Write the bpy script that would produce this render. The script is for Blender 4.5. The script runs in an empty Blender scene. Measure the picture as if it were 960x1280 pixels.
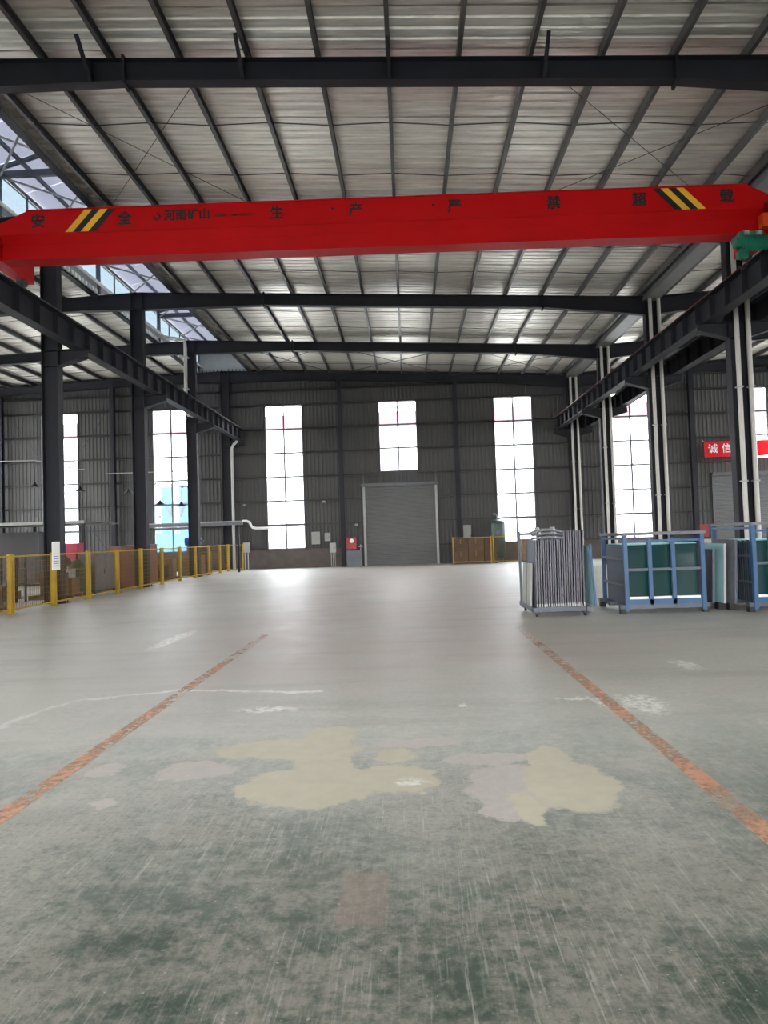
import bpy, math, random
from mathutils import Vector, Matrix
random.seed(7)
S = bpy.context.scene
COL = S.collection

# ------------------------------------------------------------------ camera
CX, CH, FPX, YAW, PITCH, ROLL = 0.3684, 1.4787, 863.67, 0.03421, 0.03582, -0.03192
cam_d = bpy.data.cameras.new('camera'); cam = bpy.data.objects.new('camera', cam_d); COL.objects.link(cam)
cam_d.sensor_fit = 'HORIZONTAL'; cam_d.sensor_width = 36.0; cam_d.lens = FPX / 960 * 36.0
cam_d.clip_start = 0.05; cam_d.clip_end = 500
fw = Vector((-math.sin(YAW) * math.cos(PITCH), math.cos(YAW) * math.cos(PITCH), math.sin(PITCH)))
rt = Vector((math.cos(YAW), math.sin(YAW), 0)); up = rt.cross(fw)
r2 = rt * math.cos(ROLL) + up * math.sin(ROLL); u2 = -rt * math.sin(ROLL) + up * math.cos(ROLL)
cam.matrix_world = Matrix(((r2.x, u2.x, -fw.x, CX), (r2.y, u2.y, -fw.y, 0), (r2.z, u2.z, -fw.z, CH), (0, 0, 0, 1)))
S.camera = cam

# ------------------------------------------------------------------ world, exposure
SKY = 10.0
w = bpy.data.worlds.new('sky'); S.world = w; w.use_nodes = True
nt = w.node_tree; nt.nodes.clear()
wo = nt.nodes.new('ShaderNodeOutputWorld'); bg = nt.nodes.new('ShaderNodeBackground')
tc = nt.nodes.new('ShaderNodeTexCoord'); sx = nt.nodes.new('ShaderNodeSeparateXYZ'); cr = nt.nodes.new('ShaderNodeValToRGB')
nt.links.new(tc.outputs['Generated'], sx.inputs[0]); nt.links.new(sx.outputs['Z'], cr.inputs[0])
cr.color_ramp.elements[0].position = 0.0; cr.color_ramp.elements[0].color = (1, 0.985, 0.955, 1)
cr.color_ramp.elements[1].position = 0.9; cr.color_ramp.elements[1].color = (0.86, 0.93, 1.0, 1)
nt.links.new(cr.outputs[0], bg.inputs[0]); bg.inputs[1].default_value = SKY
nt.links.new(bg.outputs[0], wo.inputs[0])
S.view_settings.view_transform = 'Standard'; S.view_settings.look = 'None'
S.view_settings.gamma = 1.0; S.view_settings.use_curve_mapping = False
S.view_settings.exposure = 1.2
S.cycles.max_bounces = 10; S.cycles.diffuse_bounces = 5; S.cycles.transparent_max_bounces = 16
S.cycles.use_denoising = True

# ------------------------------------------------------------------ material helpers
def lin(c):
    c = c / 255.0
    return c / 12.92 if c <= 0.04045 else ((c + 0.055) / 1.055) ** 2.4
def rgb(r, g, b): return (lin(r), lin(g), lin(b), 1.0)

class NT:
    def __init__(self, name):
        self.m = bpy.data.materials.new(name); self.m.use_nodes = True
        self.t = self.m.node_tree; self.t.nodes.clear()
        self.out = self.n('ShaderNodeOutputMaterial')
        self.co = self.n('ShaderNodeTexCoord').outputs['Object']
    def n(self, k): return self.t.nodes.new(k)
    def l(self, a, b): self.t.links.new(a, b)
    def put(self, sock, v):
        if isinstance(v, bpy.types.NodeSocket): self.l(v, sock)
        else: sock.default_value = v
    def mapping(self, scale=(1, 1, 1), rot=(0, 0, 0), loc=(0, 0, 0), vec=None):
        n = self.n('ShaderNodeMapping'); self.l(vec or self.co, n.inputs[0])
        n.inputs['Scale'].default_value = scale; n.inputs['Rotation'].default_value = rot; n.inputs['Location'].default_value = loc
        return n.outputs[0]
    def noise(self, scale, detail=4, rough=0.55, vec=None, color=False):
        n = self.n('ShaderNodeTexNoise'); self.l(vec or self.co, n.inputs['Vector'])
        n.inputs['Scale'].default_value = scale; n.inputs['Detail'].default_value = detail; n.inputs['Roughness'].default_value = rough
        return n.outputs['Color' if color else 'Fac']
    def math(self, op, a, b=0.0, clamp=False):
        n = self.n('ShaderNodeMath'); n.operation = op; n.use_clamp = clamp
        self.put(n.inputs[0], a); self.put(n.inputs[1], b); return n.outputs[0]
    def ramp(self, fac, p0, p1, v0=0.0, v1=1.0):
        n = self.n('ShaderNodeMapRange'); self.put(n.inputs[0], fac)
        for i, v in enumerate((p0, p1, v0, v1)): n.inputs[i + 1].default_value = v
        n.clamp = True; return n.outputs[0]
    def mix(self, fac, a, b):
        n = self.n('ShaderNodeMix'); n.data_type = 'RGBA'
        self.put(n.inputs['Factor'], fac); self.put(n.inputs[6], a); self.put(n.inputs[7], b); return n.outputs[2]
    def bsdf(self, col, rough=0.5, metal=0.0, bump=None, bstr=0.2, bdist=0.02, spec=None):
        b = self.n('ShaderNodeBsdfPrincipled'); self.put(b.inputs['Base Color'], col)
        self.put(b.inputs['Roughness'], rough); b.inputs['Metallic'].default_value = metal
        if spec is not None: b.inputs['Specular IOR Level'].default_value = spec
        if bump is not None:
            k = self.n('ShaderNodeBump'); k.inputs['Strength'].default_value = bstr; k.inputs['Distance'].default_value = bdist
            self.l(bump, k.inputs['Height']); self.l(k.outputs[0], b.inputs['Normal'])
        return b.outputs[0]
    def done(self, sh): self.l(sh, self.out.inputs[0]); return self.m

def paint(name, c, rough=0.5, metal=0.0, var=0.12, scale=3.0, rnd=0.0, spec=None):
    """a plain painted surface with faint cloudy dirt and, if asked, a shade that differs from piece to piece"""
    t = NT(name); f = t.ramp(t.noise(scale, 5), 0.3, 0.7)
    a = tuple(x * (1 - var) for x in c[:3]) + (1,); b = tuple(min(1, x * (1 + var)) for x in c[:3]) + (1,)
    col = t.mix(f, a, b)
    if rnd:
        oi = t.n('ShaderNodeObjectInfo'); k = t.ramp(oi.outputs['Random'], 0, 1, 1 - rnd, 1 + rnd)
        h = t.n('ShaderNodeHueSaturation'); t.l(k, h.inputs['Value']); t.l(col, h.inputs['Color']); col = h.outputs[0]
    return t.done(t.bsdf(col, rough, metal, spec=spec))

M = {}
M['steel'] = paint('dark_grey_steel_paint', rgb(38, 39, 45), 0.6, 0, 0.1, 1.5, 0, 0.2)
M['purlin'] = paint('galvanised_purlin', rgb(80, 80, 80), 0.45, 0.3, 0.15, 2.0, 0.08)
M['gutter'] = paint('grey_gutter', rgb(92, 92, 92), 0.5)
M['rod'] = paint('dull_rod', rgb(62, 62, 64), 0.6)
M['clad'] = paint('grey_wall_sheet', rgb(65, 65, 65), 0.65, 0, 0.06, 0.7, 0.04)
M['girt'] = paint('dark_girt', rgb(36, 36, 38), 0.5)
M['plinth'] = paint('brown_plinth_render', rgb(86, 78, 75), 0.85, 0, 0.2, 2.2)
M['shutter'] = paint('grey_shutter', rgb(92, 93, 94), 0.5, 0, 0.05, 1.2)
M['frame'] = paint('window_frame_grey', rgb(78, 80, 84), 0.5)
M['red'] = paint('crane_red', rgb(182, 8, 12), 0.5, 0, 0.06, 0.8, 0, 0.15)
M['black'] = paint('black_paint', rgb(22, 22, 24), 0.5)
M['yellow'] = paint('hazard_yellow', rgb(232, 176, 40), 0.5)
M['orange'] = paint('orange_enclosure', rgb(220, 78, 24), 0.45)
M['green'] = paint('hoist_green', rgb(20, 112, 88), 0.4)
M['fence'] = paint('fence_yellow', rgb(160, 128, 10), 0.5, 0, 0.1, 2.0)
M['wire'] = paint('fence_wire', rgb(96, 76, 26), 0.5)
M['white'] = paint('white_paint', rgb(225, 225, 222), 0.5, 0, 0.05)
M['pvc'] = paint('white_downpipe', rgb(176, 174, 168), 0.4, 0, 0.08, 1.0)
M['paper'] = paint('notice_paper', rgb(228, 228, 224), 0.8, 0, 0.03)
M['ink'] = paint('printed_ink', rgb(80, 96, 150), 0.8)
M['brown'] = paint('brown_board', rgb(122, 72, 50), 0.7, 0, 0.15, 2.5, 0.1)
M['card'] = paint('cardboard', rgb(124, 94, 64), 0.8, 0, 0.12, 3.0, 0.25)
M['darkcard'] = paint('dark_cardboard', rgb(92, 70, 56), 0.8, 0, 0.14, 3.0, 0.2)
M['wood'] = paint('pallet_wood', rgb(126, 98, 66), 0.8, 0, 0.2, 4.0, 0.2)
M['tank'] = paint('tank_green', rgb(48, 68, 66), 0.4, 0, 0.1)
M['firered'] = paint('fire_red', rgb(156, 22, 38), 0.45)
M['crimson'] = paint('crimson_machine', rgb(160, 24, 60), 0.45)
M['blue'] = paint('rack_blue', rgb(40, 76, 112), 0.45, 0, 0.12, 3.0)
M['slate'] = paint('slate_grey_metal', rgb(76, 82, 92), 0.45, 0.2, 0.12, 3.0)
M['greym'] = paint('bare_grey_metal', rgb(72, 71, 78), 0.42, 0.4, 0.15, 4.0, 0.2)
M['foam'] = paint('grey_foam', rgb(106, 107, 112), 0.9, 0, 0.15, 8.0)
M['navy'] = paint('navy_machine', rgb(36, 58, 120), 0.45)
M['dark'] = paint('dark_machine', rgb(34, 34, 38), 0.5)
M['lite'] = paint('light_grey_sheet', rgb(156, 158, 156), 0.5, 0, 0.08)
M['box'] = paint('pale_switch_box', rgb(140, 142, 136), 0.5)
M['banner'] = paint('red_banner_cloth', rgb(214, 30, 52), 0.8, 0, 0.06)
def cloth_mat():
    t = NT('red_banner_cloth'); pb = t.bsdf(rgb(206, 28, 48), 0.8); tl = t.n('ShaderNodeBsdfTranslucent'); tl.inputs[0].default_value = rgb(226, 40, 60)
    m = t.n('ShaderNodeMixShader'); m.inputs[0].default_value = 0.35; t.l(pb, m.inputs[1]); t.l(tl.outputs[0], m.inputs[2]); return t.done(m.outputs[0])
M['banner'] = cloth_mat()
M['bldg'] = paint('pale_render', rgb(205, 206, 210), 0.85, 0, 0.05, 0.3)
M['redfascia'] = paint('red_fascia', rgb(88, 60, 67), 0.7)
M['hoard'] = paint('pale_blue_hoarding', rgb(60, 112, 134), 0.7, 0, 0.05, 0.4)
M['hoard2'] = paint('bright_blue_panel', rgb(20, 90, 150), 0.7)
M['ground'] = paint('outside_concrete', rgb(205, 202, 194), 0.9, 0, 0.1, 0.3)
M['hydrant'] = paint('dull_hydrant_red', rgb(118, 20, 28), 0.5)
M['asphalt'] = paint('unseen_dark_ground', rgb(84, 83, 82), 0.9, 0, 0.1, 0.3)
M['roller'] = paint('caster_black', rgb(30, 28, 28), 0.7)

def foil_mat():
    t = NT('silver_roof_foil')
    st = t.mapping((0.5, 9.0, 1.0)); f = t.noise(1.0, 6, 0.65, st)
    f2 = t.noise(0.8, 3)
    oi = t.n('ShaderNodeObjectInfo')
    a = t.mix(t.ramp(f, 0.35, 0.68), rgb(196, 193, 186), rgb(243, 240, 232))
    a = t.mix(t.ramp(f2, 0.35, 0.75, 0, 0.35), a, rgb(176, 166, 152))
    h = t.n('ShaderNodeHueSaturation'); t.l(t.ramp(oi.outputs['Random'], 0, 1, 0.84, 1.12), h.inputs['Value']); t.l(a, h.inputs['Color'])
    wr = t.noise(2.2, 5, 0.6, t.mapping((0.9, 4.0, 1)))
    return t.done(t.bsdf(h.outputs[0], 0.4, 0.7, wr, 0.6, 0.05))
M['foil'] = foil_mat()

def glass_mat(name, tint, gloss=0.06, rough=0.05, milk=0.0):
    t = NT(name)
    tr = t.n('ShaderNodeBsdfTransparent'); tr.inputs[0].default_value = tint
    gl = t.n('ShaderNodeBsdfGlossy'); gl.inputs['Roughness'].default_value = rough
    m = t.n('ShaderNodeMixShader'); m.inputs[0].default_value = gloss
    t.l(tr.outputs[0], m.inputs[1]); t.l(gl.outputs[0], m.inputs[2]); sh = m.outputs[0]
    if milk:
        tl = t.n('ShaderNodeBsdfTranslucent'); tl.inputs[0].default_value = (0.8, 0.82, 0.84, 1)
        m2 = t.n('ShaderNodeMixShader'); m2.inputs[0].default_value = milk
        t.l(sh, m2.inputs[1]); t.l(tl.outputs[0], m2.inputs[2]); sh = m2.outputs[0]
    return t.done(sh)
M['pane'] = glass_mat('window_pane', (0.92, 0.92, 0.93, 1), 0.05, 0.03, 0.008)
M['skypane'] = glass_mat('monitor_glazing', (0.165, 0.19, 0.205, 1), 0.05, 0.05, 0.02)
def frp_mat():
    t = NT('milky_rooflight_sheet')
    tl = t.n('ShaderNodeBsdfTranslucent'); tl.inputs[0].default_value = (0.22, 0.22, 0.245, 1)
    df = t.n('ShaderNodeBsdfDiffuse'); df.inputs[0].default_value = (0.55, 0.56, 0.6, 1)
    m = t.n('ShaderNodeMixShader'); m.inputs[0].default_value = 0.6
    t.l(df.outputs[0], m.inputs[1]); t.l(tl.outputs[0], m.inputs[2]); return t.done(m.outputs[0])
M['frp'] = frp_mat()
def rackglass(name, c):
    t = NT(name); f = t.noise(1.3, 2)
    col = t.mix(f, c, tuple(x * 1.5 for x in c[:3]) + (1,))
    return t.done(t.bsdf(col, 0.06, 0.0, spec=0.6))
M['dglass'] = rackglass('dark_green_glass', rgb(22, 50, 50))
M['lglass'] = rackglass('pale_cyan_glass_edge', rgb(150, 196, 200))

# floor ------------------------------------------------------------
BEIGE = [(-0.53, 4.92, 0.512, 0.241), (-0.24, 5.25, 0.198, 0.232), (-0.26, 4.19, 0.435, 0.347), (-0.26, 4.63, 0.201, 0.351), (0.24, 4.29, 0.262, 0.259), (1.27, 4.14, 0.262, 0.411), (1.24, 4.59, 0.165, 0.246), (0.96, 3.8, 0.089, 0.217), (0.23, 4.74, 0.136, 0.146)]
PINK = [(0.93, 4.12, 0.275, 0.382), (0.82, 4.63, 0.261, 0.13), (-1.06, 4.5, 0.267, 0.18), (-1.68, 4.55, 0.11, 0.12), (-0.58, 4.17, 0.11, 0.2), (0.83, 3.77, 0.127, 0.134), (-1.44, 3.96, 0.064, 0.055), (0.4, 5.0, .3, .1)]
WHITE = [(2.3, 5.97, 0.178, 0.324), (1.79, 6.21, 0.198, 0.07), (0.82, 6.03, 0.06, 0.07), (0.34, 4.24, 0.085, 0.082), (2.0, 6.04, 0.099, 0.167), (-3.3, 10.6, .12, 0.9), (3.3, 7.6, .12, .25), (-0.9, 6.05, .25, .08), (3.2, 5.3, .25, .05)]
CRACK = [(-3.06, 5.66), (-3.03, 6.23), (-2.85, 6.61), (-2.37, 6.8), (-1.95, 6.97), (-1.34, 6.83), (-0.85, 6.71), (-0.54, 6.74)]
def floor_mat():
    t = NT('worn_green_floor_paint')
    P = t.n('ShaderNodeVectorMath'); P.operation = 'ADD'
    d1 = t.noise(4.0, 8, 0.72, color=True)
    sc = t.n('ShaderNodeVectorMath'); sc.operation = 'SCALE'; t.l(d1, sc.inputs[0]); sc.inputs['Scale'].default_value = 0.36
    off = t.n('ShaderNodeVectorMath'); off.operation = 'SUBTRACT'; t.l(sc.outputs[0], off.inputs[0]); off.inputs[1].default_value = (0.18, 0.18, 0.18)
    t.l(t.co, P.inputs[0]); t.l(off.outputs[0], P.inputs[1])
    sp = t.n('ShaderNodeSeparateXYZ'); t.l(P.outputs[0], sp.inputs[0]); px, py = sp.outputs[0], sp.outputs[1]
    def blobs(L, soft=0.06):
        m = None
        for (cx, cy, rx, ry) in L:
            a = t.math('MULTIPLY', t.math('SUBTRACT', px, cx), 1 / rx); b = t.math('MULTIPLY', t.math('SUBTRACT', py, cy), 1 / ry)
            d = t.math('SQRT', t.math('ADD', t.math('MULTIPLY', a, a), t.math('MULTIPLY', b, b)))
            m = d if m is None else t.math('MINIMUM', m, d)
        return t.ramp(m, 1.0 - soft, 1.0 + soft, 1, 0)
    # base: green coat worn through to grey, scoured along and across the aisle
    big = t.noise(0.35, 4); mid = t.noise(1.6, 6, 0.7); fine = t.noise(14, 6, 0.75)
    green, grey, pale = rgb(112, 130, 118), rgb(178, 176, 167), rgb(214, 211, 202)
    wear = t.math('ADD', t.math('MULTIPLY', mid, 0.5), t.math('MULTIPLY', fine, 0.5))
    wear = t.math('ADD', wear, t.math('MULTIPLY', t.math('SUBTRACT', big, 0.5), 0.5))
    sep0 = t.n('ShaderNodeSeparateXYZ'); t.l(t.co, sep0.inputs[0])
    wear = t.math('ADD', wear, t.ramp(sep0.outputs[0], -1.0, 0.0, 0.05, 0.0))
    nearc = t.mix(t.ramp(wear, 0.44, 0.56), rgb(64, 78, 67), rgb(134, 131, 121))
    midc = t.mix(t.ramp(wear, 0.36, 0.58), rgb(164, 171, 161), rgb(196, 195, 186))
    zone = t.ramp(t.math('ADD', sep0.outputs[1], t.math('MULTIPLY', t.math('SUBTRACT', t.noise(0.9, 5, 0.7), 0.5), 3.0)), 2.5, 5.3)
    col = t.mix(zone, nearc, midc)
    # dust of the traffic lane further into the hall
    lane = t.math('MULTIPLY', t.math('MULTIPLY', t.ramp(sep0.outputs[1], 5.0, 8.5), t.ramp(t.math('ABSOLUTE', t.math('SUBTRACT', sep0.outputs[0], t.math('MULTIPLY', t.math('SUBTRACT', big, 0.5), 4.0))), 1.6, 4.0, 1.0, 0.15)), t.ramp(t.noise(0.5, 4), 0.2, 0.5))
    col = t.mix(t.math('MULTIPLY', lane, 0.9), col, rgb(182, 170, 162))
    tw = t.noise(1.0, 5, 0.6, t.mapping((0.35, 2.2, 1), (0, 0, 0.1)))
    col = t.mix(t.math('MULTIPLY', t.ramp(tw, 0.52, 0.72), 0.32), col, rgb(140, 136, 128))
    # scratches
    near = t.ramp(sep0.outputs[1], 4.2, 6.0, 1.0, 0.35)
    for ang, s, a0, k in ((-0.15, 62, 0.62, 0.26), (0.22, 70, 0.63, 0.24), (-0.55, 58, 0.61, 0.34), (1.1, 40, 0.64, 0.25), (0.02, 90, 0.60, 0.22), (-0.8, 66, 0.6, 0.32), (0.45, 80, 0.6, 0.26), (-1.2, 50, 0.62, 0.26)):
        v = t.mapping((s, 2.6, 1), (0, 0, ang), (ang * 7, 3 * ang, 0))
        n = t.noise(1.0, 3, 0.5, v)
        msk = t.ramp(t.noise(1.1, 3, 0.5, t.mapping((1, 1, 1), (0, 0, 0), (ang * 31, 5, 0))), 0.42, 0.6)
        f = t.math('MULTIPLY', t.math('MULTIPLY', t.ramp(n, a0, a0 + 0.1), msk), t.math('MULTIPLY', near, k))
        col = t.mix(f, col, pale)
    speck = t.noise(60, 2, 0.5)
    gr = t.noise(38, 4, 0.8)
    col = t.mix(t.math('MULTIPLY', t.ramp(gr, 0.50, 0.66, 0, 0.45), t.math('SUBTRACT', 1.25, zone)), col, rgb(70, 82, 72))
    col = t.mix(t.ramp(speck, 0.68, 0.74, 0, 0.35), col, rgb(222, 220, 212))
    # pale joint/crack wandering across the aisle
    d = None
    for (x0, y0), (x1, y1) in zip(CRACK[:-1], CRACK[1:]):
        dx, dy = x1 - x0, y1 - y0; L2 = dx * dx + dy * dy
        u = t.math('ADD', t.math('MULTIPLY', t.math('SUBTRACT', px, x0), dx / L2), t.math('MULTIPLY', t.math('SUBTRACT', py, y0), dy / L2), clamp=True)
        ex = t.math('SUBTRACT', t.math('SUBTRACT', px, x0), t.math('MULTIPLY', u, dx)); ey = t.math('SUBTRACT', t.math('SUBTRACT', py, y0), t.math('MULTIPLY', u, dy))
        q = t.math('SQRT', t.math('ADD', t.math('MULTIPLY', ex, ex), t.math('MULTIPLY', ey, ey)))
        d = q if d is None else t.math('MINIMUM', d, q)
    col = t.mix(t.math('MULTIPLY', t.ramp(d, 0.02, 0.05, 1, 0), t.ramp(mid, 0.4, 0.55, 0.3, 0.95)), col, rgb(226, 224, 216))
    pk = blobs(PINK); bgm = blobs(BEIGE); wh = blobs(WHITE, 0.3)
    col = t.mix(t.math('MULTIPLY', pk, 0.8), col, t.mix(fine, rgb(186, 177, 171), rgb(214, 204, 198)))
    col = t.mix(t.math('MULTIPLY', bgm, 0.9), col, t.mix(t.noise(9, 4), rgb(190, 182, 160), rgb(212, 205, 184)))
    col = t.mix(t.math('MULTIPLY', wh, t.ramp(fine, 0.42, 0.55, 0.0, 0.9)), col, rgb(236, 234, 226))
    # reddish square stain
    ax = t.math('ABSOLUTE', t.math('SUBTRACT', sep0.outputs[0], 0.135)); ay = t.math('ABSOLUTE', t.math('SUBTRACT', sep0.outputs[1], 2.89))
    sq = t.math('MULTIPLY', t.ramp(ax, 0.085, 0.11, 1, 0), t.ramp(ay, 0.19, 0.23, 1, 0))
    col = t.mix(t.math('MULTIPLY', sq, 0.45), col, rgb(150, 128, 120))
    ro = t.math('ADD', t.ramp(mid, 0.3, 0.7, 0.40, 0.58), t.math('MULTIPLY', t.math('ADD', pk, bgm), 0.2))
    return t.done(t.bsdf(col, ro, 0, t.math('ADD', fine, t.math('MULTIPLY', d1, 0.0)), 0.12, 0.01, spec=0.38))
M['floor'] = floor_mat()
def line_mat():
    t = NT('worn_orange_line_paint')
    n = t.math('ADD', t.math('MULTIPLY', t.noise(2.0, 4), 0.55), t.math('MULTIPLY', t.noise(16, 6, 0.7), 0.45))
    col = t.mix(t.ramp(n, 0.4, 0.6), rgb(216, 158, 126), rgb(212, 184, 156))
    pb = t.bsdf(col, 0.5); tr = t.n('ShaderNodeBsdfTransparent'); m = t.n('ShaderNodeMixShader')
    sp = t.n('ShaderNodeSeparateXYZ'); t.l(t.co, sp.inputs[0])
    far = t.ramp(sp.outputs[1], 6.5, 11.5, 0, 0.16)
    t.l(t.ramp(t.math('ADD', n, far), 0.42, 0.60, 0.15, 0.95), m.inputs[0]); t.l(pb, m.inputs[1]); t.l(tr.outputs[0], m.inputs[2])
    return t.done(m.outputs[0])
M['line'] = line_mat()

# ------------------------------------------------------------------ mesh helpers
class MB:
    def __init__(self): self.v = []; self.f = []
    def add(self, vs, fs):
        o = len(self.v); self.v += [tuple(p) for p in vs]; self.f += [tuple(o + i for i in f) for f in fs]; return self
    def box(self, x0, x1, y0, y1, z0, z1):
        return self.add([(x0, y0, z0), (x1, y0, z0), (x1, y1, z0), (x0, y1, z0), (x0, y0, z1), (x1, y0, z1), (x1, y1, z1), (x0, y1, z1)],
                        [(0, 3, 2, 1), (4, 5, 6, 7), (0, 1, 5, 4), (1, 2, 6, 5), (2, 3, 7, 6), (3, 0, 4, 7)])
    def cbox(self, c, sx_, sy, sz): return self.box(c[0] - sx_ / 2, c[0] + sx_ / 2, c[1] - sy / 2, c[1] + sy / 2, c[2] - sz / 2, c[2] + sz / 2)
    def prism(self, poly, axis, a, b):
        """poly: 2D points in the two other axes (in x,y,z order), extruded along axis from a to b"""
        n = len(poly)
        def P(p, t):
            return (t, p[0], p[1]) if axis == 0 else (p[0], t, p[1]) if axis == 1 else (p[0], p[1], t)
        return self.add([P(p, a) for p in poly] + [P(p, b) for p in poly],
                        [tuple(range(n - 1, -1, -1)), tuple(range(n, 2 * n))] + [(i, (i + 1) % n, n + (i + 1) % n, n + i) for i in range(n)])
    def loft(self, secs):
        n = len(secs[0]); vs = [p for s in secs for p in s]
        fs = [tuple(range(n - 1, -1, -1)), tuple(range((len(secs) - 1) * n, len(secs) * n))]
        for k in range(len(secs) - 1):
            fs += [(k * n + i, k * n + (i + 1) % n, (k + 1) * n + (i + 1) % n, (k + 1) * n + i) for i in range(n)]
        return self.add(vs, fs)
    def bar(self, a, b, w_, h, upv=(0, 0, 1)):
        a, b = Vector(a), Vector(b); d = (b - a).normalized(); s = d.cross(Vector(upv))
        if s.length < 1e-4: s = d.cross(Vector((1, 0, 0)))
        s.normalize(); u = s.cross(d).normalized()
        q = [(-1, -1), (1, -1), (1, 1), (-1, 1)]
        return self.loft([[p + s * (i * w_ / 2) + u * (j * h / 2) for i, j in q] for p in (a, b)])
    def tube(self, pts, r, n=8):
        pts = [Vector(p) for p in pts]; secs = []; prev = None
        for i, p in enumerate(pts):
            d = ((pts[min(i + 1, len(pts) - 1)] - pts[max(i - 1, 0)])).normalized()
            s = (d.cross(Vector((0, 0, 1))) if abs(d.z) < 0.95 else d.cross(Vector((0, 1, 0)))) if prev is None else (prev - d * prev.dot(d))
            s.normalize(); prev = s.copy(); u = s.cross(d)
            secs.append([p + s * (r * math.cos(2 * math.pi * k / n)) + u * (r * math.sin(2 * math.pi * k / n)) for k in range(n)])
        return self.loft(secs)
    def lathe(self, prof, n=16, c=(0, 0, 0)):
        secs = [[(c[0] + r * math.cos(2 * math.pi * k / n), c[1] + r * math.sin(2 * math.pi * k / n), c[2] + z) for k in range(n)] for r, z in prof]
        return self.loft(secs)
    def mesh(self, name, mat, smooth=False):
        me = bpy.data.meshes.new(name); me.from_pydata(self.v, [], self.f); me.materials.append(M[mat] if isinstance(mat, str) else mat)
        if smooth:
            me.polygons.foreach_set('use_smooth', [True] * len(me.polygons))
            me.set_sharp_from_angle(angle=0.7)
        me.update(); return me
    def build(self, name, mat, parent=None, loc=(0, 0, 0), smooth=False):
        return link(name, self.mesh(name, mat, smooth), parent, loc)
def link(name, data, parent=None, loc=(0, 0, 0)):
    o = bpy.data.objects.new(name, data); COL.objects.link(o); o.location = loc
    if parent is not None: o.parent = parent
    return o
def tag(o, label=None, cat=None, group=None, kind=None):
    if label: o['label'] = label
    if cat: o['category'] = cat
    if group: o['group'] = group
    if kind: o['kind'] = kind
    return o
def thing(name, loc, label, cat, group=None, rz=0, kind=None):
    o = link(name, None, None, loc); o.empty_display_size = 0.2; o.rotation_euler.z = rz
    return tag(o, label, cat, group, kind)
def struct(name, label=None, cat=None):
    o = link(name, None); o.empty_display_size = 0.2; return tag(o, label, cat, None, 'structure')
def text_mesh(name, body, size, mat, parent, loc, depth=0.004, bold=0.012, align='CENTER', rot=(math.pi / 2, 0, 0)):
    cu = bpy.data.curves.new('lettering', 'FONT'); cu.body = body; cu.size = size; cu.extrude = depth
    cu.align_x = align; cu.align_y = 'CENTER'; cu.resolution_u = 2
    tmp = bpy.data.objects.new('lettering_source', cu); COL.objects.link(tmp)
    dg = bpy.context.evaluated_depsgraph_get(); me = bpy.data.meshes.new_from_object(tmp.evaluated_get(dg))
    bpy.data.objects.remove(tmp); bpy.data.curves.remove(cu)
    nv = len(me.vertices); vs = [v.co.copy() for v in me.vertices]; fs = [tuple(p.vertices) for p in me.polygons]; b_ = bold * size
    mb = MB()
    for dx_, dy_, dz_ in ((-b_, 0, 0), (b_, 0, 0.0004), (0, -b_, 0.0008), (0, b_, 0.0012)): mb.add([(v.x + dx_, v.y + dy_, v.z + dz_) for v in vs], fs)
    bpy.data.meshes.remove(me); me = mb.mesh(name, mat)
    o = link(name, me, parent, loc); o.rotation_euler = rot; return o

# ------------------------------------------------------------------ dimensions of the hall
YB, YF = 36.0, -18.0            # far end wall, front end wall
XL, XR = -27.0, 27.0
FRAMES = [-6, 0, 6, 12, 18, 24, 30, 35.7]
def rtop(x):                     # top of the rafters: ridge over the left column row, valley over the right one
    if x < -9: return 10.418 + 0.036 * (x + 9)
    if x <= 9: return 9.95 - 0.052 * x
    return 9.482 + 0.052 * (x - 9)
def sheet_z(x): return rtop(x) + 0.20
OPL, OPR = -10.45, -7.65         # the ridge opening

# ------------------------------------------------------------------ floor
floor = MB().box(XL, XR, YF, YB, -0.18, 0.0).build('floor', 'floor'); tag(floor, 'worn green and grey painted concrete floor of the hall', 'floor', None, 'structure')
for x, y0, y1 in ((-1.93, -2.0, 10.9), (2.04, -2.0, 10.9)):
    MB().box(x - 0.06, x + 0.06, y0, y1, 0.0005, 0.0025).build('marking_line', 'line', floor)
ground = MB().box(-90, 90, 9, 110, -0.4, -0.2).build('ground_outside', 'ground'); tag(ground, 'pale concrete yard outside the hall windows', 'ground', None, 'structure')  # yard tone made pale to bounce daylight up onto the far roof
added_ground = MB().box(-90, 90, -90, 9, -0.4, -0.2).build('added_ground_front', 'asphalt'); tag(added_ground, 'dark asphalt ground added unseen behind the camera to cut light bounced up inside', 'added_ground', None, 'structure')  # added unseen ground, made dark to cut light bounced onto the near roof

# ------------------------------------------------------------------ walls
def corr(name, u0, u1, zb, zt, xf, parent, mat='clad'):
    prof = []; u = u0; k = 0; pat = (0.10, 0.02, 0.06, 0.02); dep = (0, 0, 0.022, 0.022)
    while u < u1 - 1e-6:
        prof.append((u, dep[k % 4])); u += pat[k % 4]; k += 1
    prof[-1] = (prof[-1][0], 0.0); prof.append((u1, 0.0))
    mb = MB(); n = len(prof)
    vs = [xf(a, d, zb(a) if callable(zb) else zb) for a, d in prof] + [xf(a, d, zt(a) if callable(zt) else zt) for a, d in prof]
    mb.add(vs, [(i, i + 1, n + i + 1, n + i) for i in range(n - 1)])
    return mb.build(name, mat, parent)
def ubox(mb, xf, u0, u1, d0, d1, z0, z1):
    mb.add([xf(u0, d0, z0), xf(u1, d0, z0), xf(u1, d1, z0), xf(u0, d1, z0), xf(u0, d0, z1), xf(u1, d0, z1), xf(u1, d1, z1), xf(u0, d1, z1)],
           [(0, 3, 2, 1), (4, 5, 6, 7), (0, 1, 5, 4), (1, 2, 6, 5), (2, 3, 7, 6), (3, 0, 4, 7)]); return mb
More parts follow.
